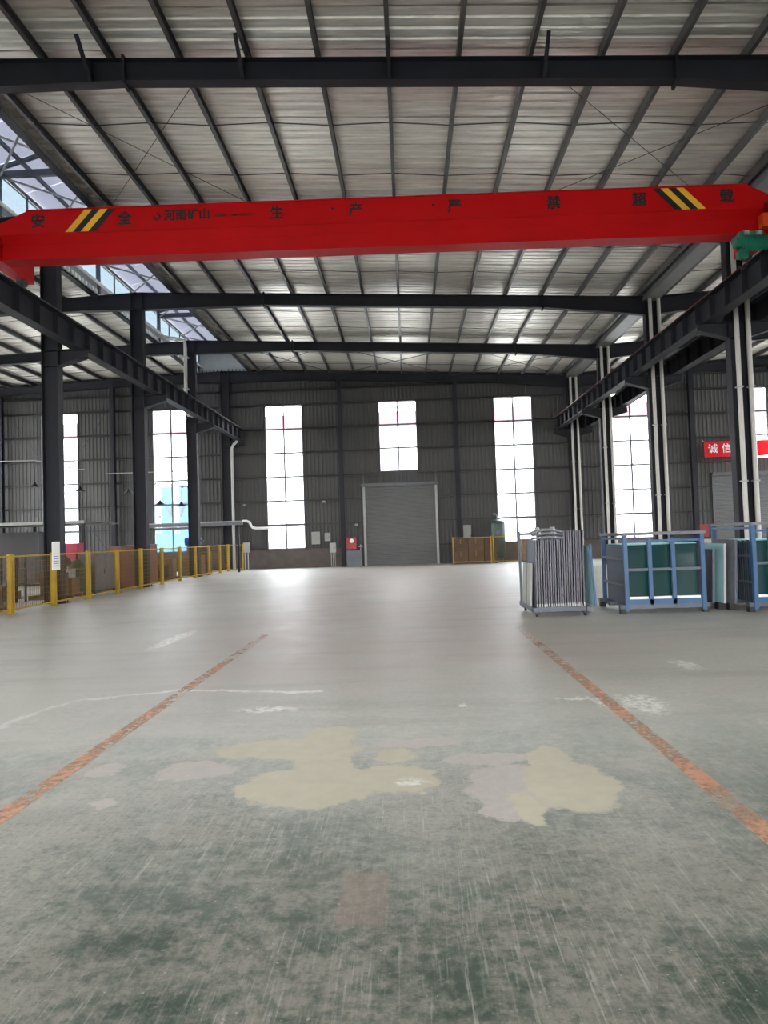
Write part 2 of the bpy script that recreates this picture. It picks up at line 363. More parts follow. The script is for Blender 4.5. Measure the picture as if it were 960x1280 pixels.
GZ = [1.0, 2.26, 3.52, 4.77, 6.03, 7.29, 8.55]
win_no = [0]
def window(xf, uc, zb, zt, rows, cols, label, wd=2.0):
    win_no[0] += 1
    wdw = struct('window_%d' % win_no[0], label, 'window')
    h = wd / 2; mb = MB()
    for a, b, c, d in ((uc - h, uc - h + 0.05, zb, zt), (uc + h - 0.05, uc + h, zb, zt), (uc - h, uc + h, zb, zb + 0.05), (uc - h, uc + h, zt - 0.05, zt)):
        ubox(mb, xf, a, b, -0.03, 0.05, c, d)
    mb.build('frame', 'frame', wdw)
    for i in range(1, cols):
        ubox(MB(), xf, uc - h + wd * i / cols - 0.04, uc - h + wd * i / cols + 0.04, -0.02, 0.04, zb, zt).build('mullion', 'frame', wdw)
    for i in range(1, rows):
        z = zb + (zt - zb) * i / rows; tk = 0.06 if (rows == 6 and i == 1) else 0.04
        ubox(MB(), xf, uc - h, uc + h, -0.02, 0.045, z - tk, z + tk).build('transom', 'frame', wdw)
    pw, ph = wd / cols - 0.06, (zt - zb) / rows - 0.07
    a, b = Vector(xf(0, 0, 0)), Vector(xf(1, 0, 0)); dr = b - a; nr = Vector(xf(0, 1, 0)) - a
    m = MB(); m.add([dr * (sx_ * pw / 2) + nr * dd + Vector((0, 0, sz * ph / 2)) for dd in (0.0, 0.008) for sx_, sz in ((-1, -1), (1, -1), (1, 1), (-1, 1))],
                    [(0, 3, 2, 1), (4, 5, 6, 7), (0, 1, 5, 4), (1, 2, 6, 5), (2, 3, 7, 6), (3, 0, 4, 7)])
    me = m.mesh('pane', 'pane')
    for i in range(cols):
        for j in range(rows):
            link('pane', me, wdw, xf(uc - h + wd * (i + 0.5) / cols, 0.005, zb + (zt - zb) * (j + 0.5) / rows))
    return wdw

xb = lambda u, d, z: (u, YB - d, z)
wall_back = struct('wall_back', 'grey corrugated steel end wall pierced by tall windows', 'wall')
top_b = lambda u: rtop(u) + 0.2
DOORS = {0: (-1.88, 1.88, 4.1), 18: (16.05, 19.95, 4.05)}
WLAB = {-18: 'tall white-lit window behind the closest dark column at the far left', -12: 'tall window with the blue hoarding showing through its lower panes',
        -6: 'tall narrow window between the yellow fence end and the red fire box', 0: 'short two-by-three window above the central shutter door',
        6: 'tall window behind the green tank and the cartons', 12: 'tall window just behind the blue glass rack, beyond the crane beams',
        18: 'short window half covered by the red banner', -24: 'tall end-wall window beyond the picture edge near the machine shelter', 24: 'tall end-wall window beyond the picture edge past the banner'}
for c in range(-24, 25, 6):
    x0, x1 = c - 3, c + 3
    if c in DOORS:
        a, b, h = DOORS[c]
        corr('cladding_panel', x0, a, 0.0, top_b, xb, wall_back); corr('cladding_panel', b, x1, 0.0, top_b, xb, wall_back)
        corr('cladding_panel', a, c - 1, h, top_b, xb, wall_back); corr('cladding_panel', c + 1, b, h, top_b, xb, wall_back)
        corr('cladding_panel', c - 1, c + 1, h, 4.88, xb, wall_back); corr('cladding_panel', c - 1, c + 1, 8.55, top_b, xb, wall_back)
    else:
        for a, b in ((x0, c - 1), (c + 1, x1)): corr('cladding_panel', a, b, 1.0, top_b, xb, wall_back)
        corr('cladding_panel', c - 1, c + 1, 8.55, top_b, xb, wall_back)
        MB().box(x0, x1, YB - 0.08, YB + 0.16, -0.1, 1.0).build('plinth', 'plinth', wall_back)
    for z in GZ + [9.35]:
        if c in DOORS and z < DOORS[c][2]: segs = ((x0, DOORS[c][0] - .1), (DOORS[c][1] + .1, x1))
        elif z > 8.5: segs = ((x0, x1),)
        else: segs = ((x0, c - 1), (c + 1, x1))
        for a, b in segs:
            MB().prism([(YB - 0.20, z - 0.035), (YB - 0.04, z - 0.035), (YB - 0.04, z + 0.035), (YB - 0.20, z + 0.035), (YB - 0.20, z + 0.025), (YB - 0.05, z + 0.025), (YB - 0.05, z - 0.025), (YB - 0.20, z - 0.025)], 0, a, b).build('girt', 'girt', wall_back)
    if c in DOORS: window(xb, c, 4.88, 8.55, 3, 2, WLAB[c])
    else: window(xb, c, 1.0, 8.55, 6, 2, WLAB[c])
for x0, x1 in ((-21, -15), (3, 9), (9, 15)):
    for a, b in ((x0, x1), (x1, x0)):
        MB().tube([(a, YB - 0.25, 0.6), (b, YB - 0.25, 9.0)], 0.014, 6).build('brace_rod', 'rod', wall_back)

def side_wall(name, label, xf, u0, u1, top, cat_lab, skip=(), wd=2.0):
    wl = struct(name, label, 'wall'); c = u0 + 3
    while c < u1:
        if c in skip: c += 6; continue
        wd_ = wd if c > 18 else 2.0; h = wd_ / 2  # unseen windows farther in widened to let more light onto the far roof
        for a, b in ((c - 3, c - h), (c + h, c + 3)): corr('cladding_panel', a, b, 1.0, top, xf, wl)
        corr('cladding_panel', c - h, c + h, 8.3, top, xf, wl)
        m = MB(); ubox(m, xf, c - 3, c + 3, -0.16, 0.08, -0.1, 1.0); m.build('plinth', 'plinth', wl)
        window(xf, c, 1.0, 8.3, 6, int(wd_), cat_lab % (int((c - u0) // 6) + 1), wd_)
        c += 6
    return wl
ORD = None
side_wall('wall_left', 'grey corrugated long wall beyond the machine area', lambda u, d, z: (XL + d, u, z), YF, YB, lambda u: rtop(XL) + 0.2, 'tall window of bay %d, counted from the front, along the long wall beyond the machine area', wd=5.0)
side_wall('wall_right', 'grey corrugated long wall beyond the glass racks', lambda u, d, z: (XR - d, u, z), YF, YB, lambda u: rtop(XR) + 0.2, 'tall window of bay %d, counted from the front, along the long wall beyond the glass racks', wd=3.0)
# front end: wide open loading doors in the middle of the camera's span and of the side spans
wf = lambda u, d, z: (u, YF + d, z)
wall_front = side_wall('wall_front', 'grey corrugated front wall with wide open loading bays behind the camera', wf, XL, XR, lambda u: rtop(u) + 0.2, 'tall window of bay %d of the front wall behind the camera', skip=(-6, 0, 6))
for a, b in ((-9, 9),):
    u = a
    while u < b: corr('cladding_panel', u, u + 6, 6.6, lambda q: rtop(q) + 0.2, wf, wall_front); u += 6

# roller doors
def roller_door(n, x0, x1, h, label, mat='shutter', pitch=0.1):
    d = struct('door_%d' % n, label, 'door')
    prof = []; z = 0.06
    while z < h:
        prof += [(YB - 0.02, z), (YB - 0.045, z + pitch * 0.25), (YB - 0.045, z + pitch * 0.75)]; z += pitch
    prof.append((YB - 0.02, h)); m = MB(); k = len(prof)
    m.add([(x, y, z) for x in (x0, x1) for y, z in prof], [(i, i + 1, k + i + 1, k + i) for i in range(k - 1)])
    m.build('curtain', mat, d)
    MB().box(x0, x1, YB - 0.07, YB - 0.01, 0.0, 0.08).build('bottom_bar', 'frame', d)
    for x in (x0, x1): MB().box(x - 0.06, x + 0.06, YB - 0.12, YB, 0, h).build('guide_rail', 'lite' if n == 1 else 'frame', d)
    MB().box(x0 - 0.12, x1 + 0.12, YB - 0.36, YB - 0.02, h, h + 0.16).build('hood', 'frame', d)
    for x in (x0, x1): MB().box(x - 0.03, x + 0.03, YB - 0.30, YB - 0.2, h + 0.16, h + 0.7).build('hood_hanger', 'frame', d)
    return d
roller_door(1, -1.88, 1.88, 4.1, 'closed grey roller shutter under the short middle window')
roller_door(2, 16.05, 19.95, 4.05, 'closed grey shutter door under the red banner')

# ------------------------------------------------------------------ roof
ceiling = struct('ceiling', 'silver foil lined sheet roof on close set steel purlins', 'roof')
def roof_strip(x0, x1):
    prof = []; y = 0.0
    for k in range(4):
        prof += [(y, 0.0), (y + 0.17, 0.0), (y + 0.19, 0.03), (y + 0.23, 0.03)]; y += 0.25
    prof = prof[:-2] + [(0.955, 0.0), (0.965, 0.07), (0.99, 0.07), (1.005, 0.0)]; n = len(prof); m = MB()
    xs = [x0 + (x1 - x0) * i / 4 for i in range(5)]
    m.add([(x, yy, sheet_z(x if x != 9 else 9) + zz) for x in xs for yy, zz in prof],
          [(j * n + i, j * n + i + 1, (j + 1) * n + i + 1, (j + 1) * n + i) for j in range(4) for i in range(n - 1)])
    return m.mesh('roof_panel', 'foil')
for x0, x1 in ((XL, OPL), (OPR, 9.0), (9.0001, XR)):
    me = roof_strip(x0, x1)
    for k in range(int(YF), int(YB)): link('roof_panel', me, ceiling, (0, k, 0))
def cprof(s=1): # C-section purlin, y ignored
    return [(0, 0), (0.075 * s, 0), (0.075 * s, 0.02), (0.070 * s, 0.02), (0.070 * s, 0.006), (0.006 * s, 0.006), (0.006 * s, 0.174), (0.070 * s, 0.174), (0.070 * s, 0.16), (0.075 * s, 0.16), (0.075 * s, 0.18), (0, 0.18)]
pm = MB().prism(cprof(), 1, YF, YB).mesh('purlin', 'purlin')
PURL = [0.25 + 1.25 * k for k in range(-6, 7)] + [8.55]
PURR = [9.45 + 1.25 * k for k in range(0, 15)]
PURLL = [-10.55 - 1.25 * k for k in range(0, 14)]
for x in PURL + PURR + PURLL: link('purlin', pm, ceiling, (x, 0, rtop(x) + 0.005))
em = MB().prism([(0, 0), (0.2, 0), (0.2, 0.012), (0.012, 0.012), (0.012, 0.25), (0, 0.25)], 1, YF, YB).mesh('edge_channel', 'steel')
for x in (-7.72, -10.6): link('edge_channel', em, ceiling, (x, 0, rtop(x) - 0.03))
for y0 in (6, 12, 18, 24, 30):
    for yo in (2.0, 4.0):
        for a, b, seq in ((-7.25, 8.55, PURL), (9.45, 26.95, PURR), (-26.8, -10.55, PURLL[::-1])):
            pts = []
            for i, x in enumerate(seq): pts.append((x, y0 + yo + (0.05 if i % 2 else -0.05), rtop(x) + 0.07))
            MB().tube(pts, 0.012, 5).build('sag_rod', 'rod', ceiling)
for x0 in (-6, 0, 6):
    for a, b in ((x0 - 3, x0 + 3), (x0 + 3, x0 - 3)):
        a_, b_ = max(min(a, 8.8), -7.4), max(min(b, 8.8), -7.4)
        MB().tube([(a_, 30.1, rtop(a_) - 0.08), (b_, 35.6, rtop(b_) - 0.08)], 0.016, 5).build('brace_rod', 'rod', ceiling)
        if x0: MB().tube([(a_, 12.1, rtop(a_) + 0.02), (b_, 17.9, rtop(b_) + 0.02)], 0.008, 5).build('brace_rod', 'rod', ceiling)
MB().prism([(8.75, 9.35), (9.25, 9.35), (9.25, 9.72), (9.235, 9.72), (9.235, 9.365), (8.765, 9.365), (8.765, 9.72), (8.75, 9.72)], 1, YF, YB).build('valley_gutter', 'gutter', ceiling)

# ridge skylight (monitor)
mon = struct('skylight_monitor', 'raised glazed ridge skylight above the column row by the yellow fence', 'skylight')
ZM0, ZM1, ZMR = 10.55, 11.75, 12.2; XM = -9.05
for x, s in ((OPL, 1), (OPR, -1)):
    MB().box(x - 0.03, x + 0.03, 0, YB, sheet_z(x) - 0.1, 10.95).build('curb', 'lite', mon)
    m = MB()
    for k in range(int(YB / 0.25)): m.box(x - 0.02 + s * 0.02, x + 0.05 * s + 0.02, k * 0.25, k * 0.25 + 0.14, sheet_z(x) - 0.14, sheet_z(x) + 0.02)
    mm = m.build('curb_closure', 'white', mon); mm['kind'] = 'stuff'
    MB().box(x - 0.04, x + 0.04, 0, YB, ZM1 - 0.06, ZM1 + 0.04).build('eaves_rail', 'slate', mon)
    pme = MB().box(-0.004, 0.004, 0.03, 1.47, 10.97, ZM1 - 0.07).mesh('side_pane', 'skypane')
    bme = MB().box(-0.02, 0.02, -0.03, 0.03, 10.95, ZM1).mesh('side_mullion', 'slate')
    for k in range(24):
        link('side_pane', pme, mon, (x, k * 1.5, 0)); link('side_mullion', bme, mon, (x, k * 1.5, 0))
for s in (-1, 1):
    cme = MB().loft([[(XM, y, ZMR), (XM + s * 1.6, y, ZM1 + 0.06), (XM + s * 1.6, y, ZM1 + 0.08), (XM, y, ZMR + 0.02)] for y in (0.01, 1.49)]).mesh('cover_panel', 'frp')
    for k in range(24): link('cover_panel', cme, mon, (0, k * 1.5, 0))
for k, y in enumerate((0, 6, 12, 18, 24, 30, 35.8)):
    fr = MB()
    fr.box(OPL + 0.05, OPR - 0.05, y - 0.05, y + 0.05, 11.5, 11.68)
    for s in (-1, 1): fr.bar((XM, y, ZMR - 0.06), (XM + s * 1.4, y, ZM1), 0.08, 0.1); fr.box(XM + s * 1.33 - 0.05, XM + s * 1.33 + 0.05, y - 0.05, y + 0.05, 10.45, ZM1)
    fr.build('portal_frame', 'slate', mon)
    if y < 35:
        for s in (-1, 1):
            MB().tube([(XM - 1.3, y + (0 if s < 0 else 3), 11.55), (XM + 1.3, y + (3 if s < 0 else 0), 11.55)], 0.03, 6).build('brace_tube', 'lite', mon)
            MB().tube([(XM - 1.3, y + 3 + (0 if s < 0 else 3), 11.55), (XM + 1.3, y + 3 + (3 if s < 0 else 0), 11.55)], 0.03, 6).build('brace_tube', 'lite', mon)
for x in (XM - 0.7, XM + 0.7): MB().box(x - 0.04, x + 0.04, 0, YB, 11.86, 11.96).build('monitor_purlin', 'slate', mon)
MB().tube([(OPL + 0.18, 0, 10.75), (OPL + 0.18, YB, 10.75)], 0.055, 8).build('drain_pipe', 'white', mon)
for y in (0.0,): MB().box(OPL, OPR, y - 0.01, y + 0.01, 10.5, 12.2).build('end_panel', 'lite', mon)
MB().box(OPL, OPR, YB - 0.02, YB + 0.02, 10.2, 12.2).build('end_panel', 'lite', mon)

# ------------------------------------------------------------------ steel frame
def rafter(stations, y, label, group, splices=(), braces=()):
    """stations: (x, depth)"""
    r = thing('roof_rafter', ((stations[0][0] + stations[-1][0]) / 2, y, 0), label, 'rafter', group)
    ox = r.location.x; fwid, ft = 0.11, 0.014
    def sec(x, z0, z1, wd): return [(x - ox, -wd, z0), (x - ox, wd, z0), (x - ox, wd, z1), (x - ox, -wd, z1)]
    MB().loft([sec(x, rtop(x) - d, rtop(x), 0.005) for x, d in stations]).build('web', 'steel', r)
    MB().loft([sec(x, rtop(x) - ft, rtop(x), fwid) for x, d in stations]).build('top_flange', 'steel', r)
    MB().loft([sec(x, rtop(x) - d, rtop(x) - d + ft, fwid) for x, d in stations]).build('bottom_flange', 'steel', r)
    def dep(x):
        for (a, da), (b, db) in zip(stations[:-1], stations[1:]):
            if a <= x <= b: return da + (db - da) * (x - a) / (b - a)
    for x in splices:
        MB().box(x - ox - 0.025, x - ox + 0.025, -0.13, 0.13, rtop(x) - dep(x) - 0.06, rtop(x) + 0.05).build('splice_plate', 'steel', r)
    for x in (braces if y == 12 else ()):
        MB().box(x - ox - 0.006, x - ox + 0.006, -0.105, 0.105, rtop(x) - dep(x), rtop(x)).build('stiffener', 'steel', r)
        for s in (-1, 1): MB().bar((x - ox, s * 0.1, rtop(x) - dep(x) + 0.03), (x - ox, s * 0.62, rtop(x) + 0.06), 0.06, 0.06).build('fly_brace', 'steel', r)
    return r
MAINST = [(-9, 0.62), (-4.45, 0.41), (5.3, 0.41), (9, 0.64)]
nm = {-6: 'main-span rafter two bays behind the camera', 0: 'main-span rafter directly over the camera', 6: 'main-span rafter overhead just out of the picture top',
      12: 'dark steel rafter crossing the whole picture above the red crane', 18: 'dark steel rafter mostly hidden behind the red crane girder', 24: 'first dark steel rafter seen whole below the red crane girder',
      30: 'second dark steel rafter seen below the red crane girder', 35.7: 'dark steel rafter along the top of the end wall, over the shutter door'}
nl = {-6: 'two bays behind the camera', 0: 'level with the camera', 6: 'one bay ahead of the camera', 12: 'beside the closest whole rafter of the main span', 18: 'meeting the closest dark column by the fence', 24: 'meeting the second dark column by the fence', 30: 'meeting the third dark column by the fence', 35.7: 'along the end wall above the machine area'}
nr_ = {-6: 'two bays behind the camera', 0: 'level with the camera', 6: 'one bay ahead of the camera', 12: 'beyond the crane hoist, out of the picture', 18: 'meeting the closest piped column', 24: 'meeting the second piped column', 30: 'meeting the third piped column', 35.7: 'along the end wall above the red banner'}
for y in FRAMES:
    rafter(MAINST, y, nm[y], 'main-span roof rafters', (-4.45, 5.3), (-5.05, -2.3, 0.3, 3.0) if y < 35 else ())
    rafter([(-27, 0.5), (-13.5, 0.41), (-9, 0.6)], y, 'side-span rafter over the machine area, ' + nl[y], 'side-span rafters over the machine area', (-13.5,))
    rafter([(9, 0.64), (13.5, 0.41), (27, 0.45)], y, 'side-span rafter beyond the piped columns, ' + nr_[y], 'side-span rafters beyond the piped columns', (13.5,))

ZR0, ZR1 = 6.73, 7.34
def column(x, y, label, group, brackets=(), pipes=False, name='steel_column'):
    c = thing(name, (x, y, 0), label, 'column', group); h = rtop(x) - 0.02; a, b, tf = 0.215, 0.14, 0.016
    MB().box(-a, a, -0.006, 0.006, 0.02, h).build('web', 'steel', c)
    for s in (-1, 1): MB().box(s * a - tf / 2, s * a + tf / 2, -b, b, 0.02, h).build('flange', 'steel', c)
    bp = MB().box(-0.3, 0.3, -0.22, 0.22, 0, 0.025).build('base_plate', 'steel', c)
    for dx in (-0.25, 0.25):
        for dy in (-0.16, 0.16): MB().lathe([(0.018, 0.025), (0.018, 0.07)], 6, (dx, dy, 0)).build('anchor_bolt', 'rod', bp)
    for z in (6.3, 6.71, h - 0.6, h - 0.02):
        MB().box(-a, a, -b, b, z - 0.006, z + 0.006).build('stiffener', 'steel', c)
    for s in brackets:
        br = MB(); e = 0.98
        br.prism([(s * a, 6.30), (s * e, 6.52), (s * e, ZR0 - 0.01), (s * a, ZR0 - 0.01)] if s > 0 else [(s * a, ZR0 - 0.01), (s * e, ZR0 - 0.01), (s * e, 6.52), (s * a, 6.30)], 1, -0.008, 0.008)
        br.box(min(s * a, s * e), max(s * a, s * e), -0.13, 0.13, ZR0 - 0.022, ZR0 - 0.006)
        br.bar((s * a, 0, 6.30), (s * e, 0, 6.52), 0.26, 0.014, (0, 0, 1))
        br.build('bracket', 'steel', c)
    if pipes:
        for dx in (-0.09, 0.2):
            p = MB().tube([(dx, -0.235, 0.05), (dx, -0.235, h - 0.1)], 0.06, 10).build('downpipe', 'pvc', c, smooth=True)
            for z in (2.6, 5.0, 7.8): MB().box(dx - 0.075, dx + 0.075, -0.30, -0.14, z - 0.02, z + 0.02).build('pipe_clamp', 'lite', p)
    return c
lcl = {0: 'dark column level with the camera on the fence side', 6: 'dark column one bay ahead of the camera on the fence side', 12: 'dark column on the fence side just outside the picture', 18: 'closest dark steel column behind the yellow fence', 24: 'second dark steel column behind the yellow fence, by the brown crates', 30: 'third dark steel column behind the yellow fence, in front of the blue-lit window', 35.7: 'dark steel column at the end wall where the fence stops'}
rcl = {0: 'piped column level with the camera on the rack side', 6: 'piped column one bay ahead of the camera on the rack side', 12: 'piped column beyond the racks just outside the picture', 18: 'closest column with two white downpipes, behind the cropped blue rack', 24: 'second column with two white downpipes, above the whole blue rack', 30: 'third column with two white downpipes, between the grey and blue racks', 35.7: 'end-wall column with two white downpipes, above the grey frame rack'}
for y in (0, 6, 12, 18, 24, 30, 35.7):
    column(-9, y, lcl[y], 'columns along the yellow fence', (1,))
    column(9, y, rcl[y], 'columns with white downpipes', (-1, 1), True)
wpl = {-21: 'slim end-wall post at the far left picture edge', -15: 'slim end-wall post between the two windows of the machine area', -3: 'slim end-wall post beside the red fire box',
       3: 'slim end-wall post between shutter door and green tank', 15: 'slim end-wall post left of the red banner', 21: 'slim end-wall post past the red banner, out of the picture'}
for x, lb in wpl.items():
    c = thing('wall_post', (x, 35.66, 0), lb, 'column', 'slim end-wall posts'); h = rtop(x) - 0.42
    MB().box(-0.006, 0.006, -0.12, 0.12, 0.015, h).build('web', 'steel', c)
    for s in (-1, 1): MB().box(-0.11, 0.11, s * 0.12 - 0.007, s * 0.12 + 0.007, 0.015, h).build('flange', 'steel', c)
    MB().box(-0.15, 0.15, -0.16, 0.16, 0, 0.015).build('base_plate', 'steel', c)

def runway(x, y0, y1, label, railtop):
    r = thing('runway_beam', (x, y0, ZR0), label, 'crane beam', 'crane runway beams'); L = y1 - y0; H = ZR1 - ZR0
    MB().box(-0.006, 0.006, 0, L, 0.02, H - 0.02).build('web', 'steel', r)
    MB().box(-0.19, 0.19, 0, L, H - 0.02, H).build('top_flange', 'steel', r)
    MB().box(-0.15, 0.15, 0, L, 0, 0.02).build('bottom_flange', 'steel', r)
    me = MB().box(-0.14, 0.14, -0.006, 0.006, 0.02, H - 0.02).mesh('stiffener', 'steel'); k = 0.02
    while k < L: link('stiffener', me, r, (0, k, 0)); k += 0.85
    MB().prism([(-0.05, H), (0.05, H), (0.05, H + 0.02), (0.015, H + 0.03), (0.015, H + 0.09), (0.035, H + 0.1), (0.035, H + 0.13), (-0.035, H + 0.13), (-0.035, H + 0.1), (-0.015, H + 0.09), (-0.015, H + 0.03), (-0.05, H + 0.02)], 1, 0, L).build('rail', railtop, r)
    return r
runway(-8.3, -2, 35.95, 'dark crane runway beam on the column row by the yellow fence', 'rod')
runway(8.3, -2, 35.95, 'dark crane runway beam under the green hoist, in front of the piped columns', 'firered')
runway(9.75, -2, 35.95, 'dark crane runway beam on the far side of the piped columns', 'rod')

# ------------------------------------------------------------------ overhead crane
CRY, CRZ = 14.7, 7.65
crane = thing('overhead_crane', (0, CRY, CRZ), 'red overhead travelling crane with black lettering and hazard stripes', 'crane', rz=0.0242)
def gsec(x, zt):
    L = [(-0.30, zt), (-0.30, 0.50), (-0.17, 0.32), (-0.17, 0.06), (-0.2, 0.05), (-0.2, 0.0), (0.2, 0.0), (0.2, 0.05), (0.17, 0.06), (0.17, 0.32), (0.30, 0.50), (0.30, zt)]
    return [(x, y, z) for y, z in L]
MB().loft([gsec(-8.62, 0.54), gsec(-7.55, 1.0), gsec(7.75, 1.0), gsec(8.55, 0.6)]).build('girder', 'red', crane)
MB().box(-7.55, 7.75, -0.33, 0.33, 1.0, 1.02).build('cover_plate', 'red', crane)
MB().box(-8.6, 8.5, -0.315, -0.30, 0.485, 0.515).build('seam_strip', 'red', crane)
for x, s in ((-8.3, -1), (8.3, 1)):
    c = MB(); c.box(x - 0.16, x + 0.16, -1.15, 1.15, -0.03, 0.42); c.box(x - 0.19, x + 0.19, -0.5, 0.5, 0.3, 0.5)
    ec = c.build('end_carriage', 'red', crane)
    for yy in (-0.9, 0.9):
        wme = MB(); n = 16
        wme.loft([[(x + t, yy + 0.155 * math.cos(6.2832 * k / n), -0.015 + 0.155 * math.sin(6.2832 * k / n)) for k in range(n)] for t in (-0.06, 0.06)])
        wme.build('wheel', 'rod', ec)
    for yy in (-1.15, 1.15): MB().box(x - 0.07, x + 0.07, yy - 0.08, yy + 0.08, 0.1, 0.25).build('buffer', 'black', ec)
zc = 0.755
for ch, x in (('安', -7.3), ('全', -5.45), ('生', -2.2), ('产', -0.52), ('严', 1.57), ('禁', 3.66), ('超', 5.46), ('载', 7.3)):
    text_mesh('lettering', ch, 0.31, 'black', crane, (x, -0.303, zc), 0.004, 0.03)
text_mesh('lettering', '河南矿山', 0.25, 'black', crane, (-4.12, -0.303, zc + 0.03), 0.004, 0.03)
text_mesh('lettering', '河南省矿山起重机有限公司', 0.068, 'black', crane, (-3.12, -0.303, zc), 0.003, 0.004)
MB().prism([(-4.86, zc + 0.03), (-4.76, zc - 0.07), (-4.66, zc + 0.03), (-4.76, zc + 0.13), (-4.76, zc + 0.08), (-4.71, zc + 0.03), (-4.76, zc - 0.02), (-4.81, zc + 0.03)], 1, -0.305, -0.29).build('logo', 'black', crane)
for x in (-1.02, 1.11): MB().tube([(x, -0.31, zc + 0.06), (x, -0.29, zc + 0.06)], 0.03, 10).build('cover_bolt', 'black', crane)
def stripes(x0, lean, cols):
    for i, cname in enumerate(cols):
        a = x0 + i * 0.165; b = a + 0.165; e = lean
        MB().prism([(a, 0.52), (b, 0.52), (b + e, 0.99), (a + e, 0.99)], 1, -0.304, -0.29).build('hazard_stripe', cname, crane)
stripes(-6.72, 0.42, ('yellow', 'black', 'yellow', 'black')); stripes(6.2, -0.45, ('black', 'yellow', 'black', 'yellow'))
MB().box(7.93, 8.12, -0.5, -0.32, 0.02, 0.3).build('control_box', 'orange', crane)
for k in range(4): MB().tube([(8.02 + 0.05 * k, -0.42, 0.32), (8.05 + 0.05 * k, -0.40, 0.55 - 0.04 * k), (8.3, -0.36, 0.6)], 0.012, 5).build('cable', 'black', crane)
# hoist under the girder
hy = CRY + 0.0242 * 7.7
ho = thing('electric_hoist', (7.7, hy, 7.15), 'green electric hoist hanging under the crane girder by the right runway beam', 'hoist', rz=0.0242)
def hx(mb, x0, x1, y, z, r, n=14): return mb.loft([[(x, y + r * math.cos(6.2832 * k / n), z + r * math.sin(6.2832 * k / n)) for k in range(n)] for x in (x0, x1)])
hx(MB(), -0.22, 0.34, -0.42, 0.2, 0.15).build('drum_housing', 'green', ho, smooth=True)
hx(MB(), -0.34, -0.22, -0.42, 0.2, 0.11).build('motor', 'green', ho, smooth=True)
hx(MB(), 0.34, 0.46, -0.42, 0.22, 0.12).build('gear_case', 'slate', ho, smooth=True)
fm = MB()
for k in range(6): hx(fm, -0.16 + k * 0.07, -0.14 + k * 0.07, -0.42, 0.2, 0.162)
fm.build('cooling_fins', 'green', ho)
MB().box(-0.2, 0.3, -0.36, -0.24, 0.3, 0.48).build('hanger', 'green', ho)
MB().box(-0.15, 0.25, -0.28, 0.1, 0.40, 0.5).build('trolley_plate', 'slate', ho)
for x in (-0.12, 0.14): hx(MB(), x, x + 0.1, -0.36, 0.44, 0.06).build('travel_motor', 'lite', ho, smooth=True)
for x in (-0.28, -0.12): MB().tube([(x, -0.42, 0.1), (x, -0.42, 0.0)], 0.02, 6).build('wire_rope', 'black', ho)
MB().box(-0.3, -0.1, -0.48, -0.36, -0.12, 0.02).build('hook_block', 'green', ho)
hk = [(-0.2 + 0.09 * math.sin(a), -0.42, -0.24 + 0.09 * math.cos(a)) for a in [i * 0.45 - 0.2 for i in range(11)]]
MB().tube([(-0.2, -0.42, -0.1)] + hk, 0.018, 6).build('hook', 'black', ho)

# ------------------------------------------------------------------ yellow fences
def fence(name, pts, label, h=1.33, wires=True):
    f = thing(name, (pts[0][0], pts[0][1], 0), label, 'fence'); o = Vector((pts[0][0], pts[0][1], 0))
    for i, (a, b) in enumerate(zip(pts[:-1], pts[1:])):
        a, b = Vector((*a, 0)) - o, Vector((*b, 0)) - o; d = (b - a).normalized(); L = (b - a).length
        for q in (a, b):
            s = 1 if q is a else -1
            p = q + d * s * 0.055
            pm_ = MB(); pm_.bar(p, p + Vector((0, 0, h + 0.02)), 0.085, 0.06, tuple(d))
            po = pm_.build('post', 'fence', f)
            MB().box(p.x - 0.075, p.x + 0.075, p.y - 0.075, p.y + 0.075, 0, 0.012).build('foot_plate', 'fence', po)
        for z in (0.10, h - 0.03):
            MB().bar(a + d * 0.09 + Vector((0, 0, z)), b - d * 0.09 + Vector((0, 0, z)), 0.03, 0.035).build('rail', 'fence', f)
        m = MB(); n = int((L - 0.2) / 0.06)
        for k in range(1, n):
            p = a + d * (0.1 + (L - 0.2) * k / n); m.bar(p + Vector((0, 0, 0.1)), p + Vector((0, 0, h - 0.03)), 0.006, 0.006, tuple(d))
        for k in range(1, 9):
            z = 0.1 + (h - 0.13) * k / 9; m.bar(a + d * 0.1 + Vector((0, 0, z)), b - d * 0.1 + Vector((0, 0, z)), 0.006, 0.006)
        m.build('mesh_panel', 'wire', f)
    return f
fp = [(-8.62, 11.5), (-8.63, 13.45), (-8.64, 15.35), (-8.65, 17.25), (-8.65, 19.15), (-8.66, 21.1), (-8.66, 23.0), (-8.67, 25.0), (-8.67, 27.0), (-8.68, 29.0), (-8.68, 31.0), (-8.68, 32.8), (-8.68, 34.3), (-7.98, 34.75)]
fence('safety_fence', fp, 'long yellow wire mesh fence along the dark columns')
fence('carton_fence', [(2.52, 34.6), (4.5, 34.45), (5.9, 34.5)], 'short yellow mesh fence in front of the cartons by the green tank')

# notice sheet on the long fence
nt_ = thing('notice_sheet', (-8.60, 17.22, 0.9), 'white notice sheet hung on the long yellow fence by the closest column', 'notice', rz=0.0)
MB().box(-0.006, 0.006, -0.12, 0.26, 0.0, 0.72).build('sheet', 'paper', nt_)
for k in range(6): MB().box(0.0062, 0.0075, -0.06, 0.20, 0.10 + k * 0.06, 0.115 + k * 0.06).build('printed_line', 'ink', nt_)

